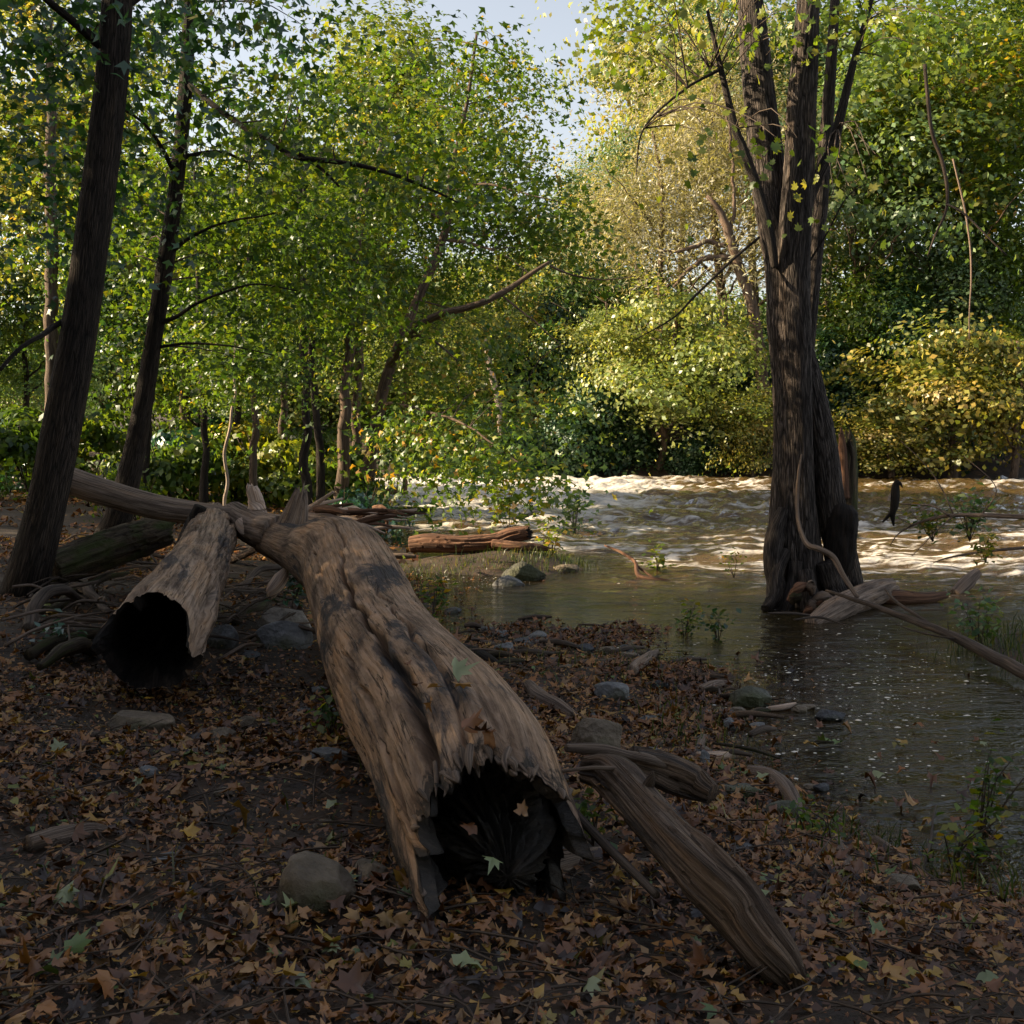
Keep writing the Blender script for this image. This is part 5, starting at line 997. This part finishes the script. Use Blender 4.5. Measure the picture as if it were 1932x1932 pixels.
o = obj('leaf_litter', g_.mesh('leaf litter', M['litter'], an='lf', smooth=False)); tag(o, 'brown and rust coloured fallen maple leaves covering the near bank', 'leaves', kind='stuff')
g_ = Geo()
for i in range(22):
    u_ = rg.random(); px = 930 + u_ * 420 + rg.normal(0, 30); py = 1205 + max(0, u_ - .5) * 300 + rg.normal(0, 22); c = gnd(px, py); n = 60
    off = rg.normal(size=(n, 3)) * np.array([.14, .09, .012]); P = c + off; P[:, 2] = np.maximum(P[:, 2], c[2]) + .035 * np.exp(-(off[:, 0] / .14) ** 2 - (off[:, 1] / .09) ** 2) + .004
    g_.add(*leaves(P, np.stack([rg.normal(0, .5, n), rg.normal(0, .5, n), np.ones(n)], -1), .05 * (.5 + rg.random(n)), MAPLO, curl=.5, v=rg.random(n) * .55, rg=rg, jit=.2))
tag(obj('wet_leaf_mats', g_.mesh('wet leaf mats', M['litter'], an='lf', smooth=False)), 'dark wet leaf clumps piled along the waterline', 'leaves', kind='stuff')
g_ = Geo()
for i in range(1500):
    y = 1.8 + 7 * rg.random() ** 1.2; x = rg.uniform(-.62, .45) * y; z = gz(x, y)
    if z < .0: continue
    a = rg.uniform(0, PI); l = rg.uniform(.03, .16); d = np.array([math.cos(a), math.sin(a), rg.normal(0, .15)]) * l; r_ = rg.uniform(.0010, .0035); c = np.array([x, y, z + .022])
    g_.add(*tube([c - d, c + [rg.normal(0, .15 * l), rg.normal(0, .15 * l), .01], c + d], [r_, r_, r_ * .5], 5, 4, None, cap=(False, False)))
tag(obj('twig_litter', g_.mesh('twig litter', M['twig'])), 'short thin twigs scattered through the near leaf litter', 'twigs', kind='stuff')
# the biggest nearest leaves are things of their own
LC = [('rusty brown', .40), ('pale tan', .80), ('yellow', .93), ('dull green', .97), ('dark brown', .16), ('whitish green', 1.0)]
protos = {}
for j, (cn, v) in enumerate(LC):
    protos[cn] = []
    for k in range(4):
        V, F_, W = leaves(np.zeros((1, 3)), np.array([[0, 0, 1.0]]),   .085, MAPLE, curl=.45, v=np.array([v]), rg=rg); protos[cn].append(mesh_np('fallen leaf', V, F_, M['litter'], {'lf': W}, False))
def put_leaf(p, cn, s=1.0, tilt=.35, label=None, group=None):
    o = obj('fallen_leaf', protos[cn][rg.integers(4)], None, p); o.rotation_euler = (rg.normal(0, tilt), rg.normal(0, tilt), rg.uniform(0, 6.28)); o.scale = (s, s, s)
    if label: return tag(o, label, 'leaf')
    return tag(o, cn + ' fallen maple leaf lying curled on top of the near leaf litter', 'leaf', group or cn + ' leaves on the near litter')
cnt = 0
while cnt < 270:
    px, py = rg.uniform(20, 1900), rg.uniform(1380, 1900); p = gnd(px, py, .035)
    if p[2] < .03: continue
    cn = LC[rg.choice(6, p=[.36, .24, .12, .07, .17, .04])][0]; put_leaf(p, cn, rg.uniform(.55, 1.1), .35 if p[2] > .07 else .12); cnt += 1
p = gnd(455, 1555, .05); put_leaf(p, 'dull green', 1.6, .5, 'big upright green leaf standing out in the dark litter at lower left')
# leaves on the big trunk
for (px, py, Yd, cn, s, l) in [(862, 1262, 4.05, 'dull green', 1.25, 'green and yellow leaf lying on the big trunk'), (872, 1288, 3.95, 'yellow', .8, 'yellow leaf under the green one on the big trunk'), (812, 1296, 3.95, 'yellow', .7, 'small olive leaf left of the green one on the big trunk'),
      (885, 1365, 3.42, 'rusty brown', 1.1, 'rusty leaf clump caught near the broken end of the big trunk'), (925, 1385, 3.3, 'rusty brown', 1.1, 'rusty leaf at the right of the clump near the broken end'), (905, 1378, 3.35, 'dark brown', 1.0, 'dark leaf in the middle of the rusty clump'),
      (810, 1325, 3.75, 'pale tan', .7, 'tan leaf caught in the split of the big trunk'), (790, 1290, 3.9, 'rusty brown', .5, 'small rusty leaf in the split of the big trunk'), (770, 1250, 4.2, 'rusty brown', .5, 'tiny rusty leaf higher in the split of the big trunk'), (1140, 1480, 2.95, 'yellow', .8, 'yellow leaf curl under the weathered branch')]:
    tmv = [c for c in ml.children if c.name.startswith('trunk')][0].data; VT = np.empty(len(tmv.vertices) * 3); tmv.vertices.foreach_get('co', VT); VT = VT.reshape(-1, 3) + np.array(ml.location)
    d = ray(px, py); c0 = VT - np.array([0, 0, CAMZ]); t = c0 @ d / (d @ d); e = np.linalg.norm(c0 - t[:, None] * d, axis=1); near = e < .03
    tt = t[near].min() if near.any() else Yd / d[1]; p = np.array([0, 0, CAMZ]) + d * (tt - .012)
    put_leaf(p, cn, s, .5, l)
for (px, py, Yd, cn, l) in [(890, 1560, 2.62, 'rusty brown', 'rusty leaf caught on the dark rotten end of the big trunk'), (985, 1530, 2.6, 'pale tan', 'pale leaf caught at the right of the dark rotten trunk end'), (930, 1620, 2.45, 'yellow', 'yellow leaf lying below the dark rotten trunk end')]:
    put_leaf(at(px, py, Yd), cn, .7, .6, l)
# bark chips and ragged flakes at the broken end of the trunk: parts of it
tm = [c for c in ml.children if c.name.startswith('trunk')][0].data; VV = np.empty(len(tm.vertices) * 3); tm.vertices.foreach_get('co', VV); VV = VV.reshape(-1, 3)
RIM = VV[519 * 240:520 * 240]; RIN = VV[508 * 240:509 * 240]
for i in range(40):
    j = int((rg.normal(0, .16) % 1) * 240); d = RIM[j] - RIN[j]; d /= np.linalg.norm(d); d = d + rg.normal(0, .22, 3); c = RIM[j] - d * rg.uniform(.0, .05) ; l = rg.uniform(.02, .06); w = rg.uniform(.004, .010)
    g_ = Geo(); g_.add(*tube([c - d * l, c + rg.normal(0, .004, 3), c + d * l], [w, w * 1.1, w * .2], 6, 5, None, seed=i)); o = obj('splinter', g_.mesh('splinter', M['drift_grey']), ml)

# ------------------------------------------------------------------ foam, grass, seedlings
n = 850; g_ = Geo()
px = rg.normal(1640, 130, n); py = rg.normal(1285, 75, n); k2 = n // 3; px[:k2] = rg.uniform(1150, 1873, k2); py[:k2] = rg.uniform(1100, 1480, k2); px[k2:k2 + 200] = rg.uniform(780, 1000, 200); py[k2:k2 + 200] = rg.uniform(1068, 1110, 200)
th = np.linspace(0, 2 * PI, 7)[:-1]
for a, b in zip(px, py):
    d = ray(a, b)
    if d[2] > -.01: continue
    t = CAMZ / -d[2]; x, y = d[0] * t, d[1] * t
    if gz(x, y) > -.02: continue
    r_ = rg.uniform(.002, .0065) * (1.9 if rg.random() < .1 else 1); e = rg.uniform(1, 1.8)
    V = np.stack([x + np.cos(th) * r_ * e * (1 + rg.normal(0, .15, 6)), y + np.sin(th) * r_, np.full(6, .009)], -1); V = np.vstack([V, [x, y, .009 + r_ * .4]])
    F_ = np.array([(i, (i + 1) % 6, 6) for i in range(6)]); g_.add(V, F_, V * 0)
o = obj('foam_flecks', g_.mesh('foam flecks', M['foam'], smooth=True)); tag(o, 'white foam flecks drifting on the calm water below the river tree', 'foam', kind='stuff')

def blades(n, pts_fn, hgt, w, lean=.35):
    x, y, z, s = pts_fn(n); n = len(x); a = rg.uniform(0, 2 * PI, n); ln_ = rg.normal(0, lean, (n, 2)); hh = hgt * s * rg.uniform(.5, 1.2, n)
    side = np.stack([np.cos(a), np.sin(a), 0 * a], -1) * w
    b = np.stack([x, y, z - .01], -1); m1 = b + np.stack([ln_[:, 0] * hh * .3, ln_[:, 1] * hh * .3, hh * .6], -1); t = b + np.stack([ln_[:, 0] * hh, ln_[:, 1] * hh, hh], -1)
    V = np.stack([b - side, b + side, m1 + side * .7, m1 - side * .7, t], 1); k = 5; base = np.arange(n)[:, None] * k
    F4 = base + np.array([[0, 1, 2, 3]]); F3 = base + np.array([[3, 2, 4]]); W = np.zeros((n, k, 3)); W[:, :, 0] = rg.random(n)[:, None]; W[:, :, 1] = rg.random(n)[:, None]
    return V.reshape(-1, 3), [F4, F3], W.reshape(-1, 3)
def around(cx, cy, rx, ry_, zmin=-.15):
    def f(n):
        x = cx + rg.normal(0, rx, n); y = cy + rg.normal(0, ry_, n); z = ground_z(x, y); ok = z > zmin; return x[ok], y[ok], z[ok], np.ones(ok.sum())
    return f
g_ = Geo()
for (cx, cy, rx, ry_, n, h_) in ((-.3, 11.6, .5, .22, 800, .06), (.4, 12.1, .3, .3, 350, .12), (.5, 6.6, .5, .3, 160, .10), (.9, 5.2, .25, .3, 120, .12), (3.2, 7.2, .25, .5, 500, .15), (-.9, 10.2, .25, .8, 300, .15), (1.3, 3.9, .3, .15, 150, .1), (1.7, 3.4, .4, .2, 260, .12), (-1.0, 2.9, 1.2, .6, 50, .08)):
    g_.add(*blades(n, around(cx, cy, rx, ry_), h_, .0035))
o = obj('grass', g_.mesh('grass', M['grass'], an='lf', smooth=False)); tag(o, 'thin green and straw grass on the islet and along the water edge', 'grass', kind='stuff')

def seedling(label, p, h_, nst, mat, ls=.05, spread=.25, seed=0, group=None, name='seedling'):
    rg_l = np.random.default_rng(seed); root = empty(name, p, label, 'plant', group); a = Geo(); b = Geo()
    for i in range(nst):
        d = np.array([rg_l.normal(0, spread), rg_l.normal(0, spread), 1.0]) * h_ * rg_l.uniform(.6, 1); S = [(0, 0, -.05), d * .5 + rg_l.normal(0, .02, 3), d]
        a.add(*tube(np.array(S) + p, [.004, .003, .0015], 8, 4, None)); SP = spline(S, 12)
        n = 16; idx = rg_l.integers(4, 12, n); P = SP[idx] + rg_l.normal(0, ls * .9, (n, 3)) + p; N = np.stack([rg_l.normal(0, .5, n), rg_l.normal(0, .5, n), np.ones(n)], -1)
        b.add(*leaves(P, N, ls * rg_l.uniform(.6, 1.2, n), QUAD, v=rg_l.random(n), rg=rg_l))
    part(root, 'stem', a, M['twig']); part(root, 'foliage', b, M[mat], 'lf', False)
SD = [('leafy green seedling growing out of the water behind the islet log', 960, 1000, 14.5, .75, 8, 'leaf_yellow', .13), ('tall light green seedling in the rapids right of the islet', 1085, 1000, 13.5, .55, 6, 'leaf_light', .11), ('low green plant right of the islet log', 1040, 1045, 12.6, .3, 6, 'leaf_yellow', .08),
      ('green weed beside the big trunk at the calm water', 815, 1160, 8.3, .22, 5, 'leaf_green', .06), ('small green weed standing in water right of the snag branch', 1240, 1070, 11.5, .14, 4, 'leaf_yellow', .07), ('little weed left of the river tree', 1385, 1080, 10.6, .2, 3, 'leaf_yellow', .05),
      ('brown and green water weed below the snag branch', 1290, 1205, 7.9, .22, 5, 'leaf_green', .05), ('dark water weed right of the leaf spit', 1355, 1200, 7.7, .18, 4, 'leaf_shade', .05), ('green weed at the right edge of the near water', 1850, 1560, 3.95, .3, 7, 'leaf_green', .04),
      ('green weed in the corner below the right edge weed', 1800, 1640, 3.6, .2, 6, 'leaf_green', .04), ('bushy grass green plant at the right edge on the small bank', 1850, 1215, 7.4, .3, 8, 'leaf_light', .06), ('leafy green shrub sprig hanging over the water at the right edge', 1830, 1010, 9.2, .35, 9, 'leaf_light', .07),
      ('yellow leafed sprig low at the right edge', 1860, 1050, 8.8, .16, 5, 'leaf_gold', .06), ('green sprig at the left of the right edge branches', 1760, 1010, 9.3, .25, 7, 'leaf_green', .06), ('small green weed under the arch of the trunk', 555, 1120, 6.9, .16, 4, 'leaf_teal', .07), ('green weed at the far left in front of the hollow log', 110, 1230, 5.3, .1, 4, 'leaf_teal', .05),
      ('green weed at the foot of the big trunk flank', 625, 1360, 4.2, .08, 4, 'leaf_green', .04), ('green seedling in the leaves under the weathered branch', 1120, 1560, 3.0, .07, 4, 'leaf_green', .03), ('green tuft beside the twisted root', 1530, 1590, 3.6, .12, 6, 'leaf_green', .03)]
for i, (l, px, py, Yd, h_, nst, mat, ls) in enumerate(SD):
    seedling(l, at(px, py, Yd), h_, nst, mat, ls, .35, 950 + i)
print('objects', len(bpy.data.objects), 'tris', sum(len(m.loops) - 2 * len(m.polygons) for m in bpy.data.meshes))
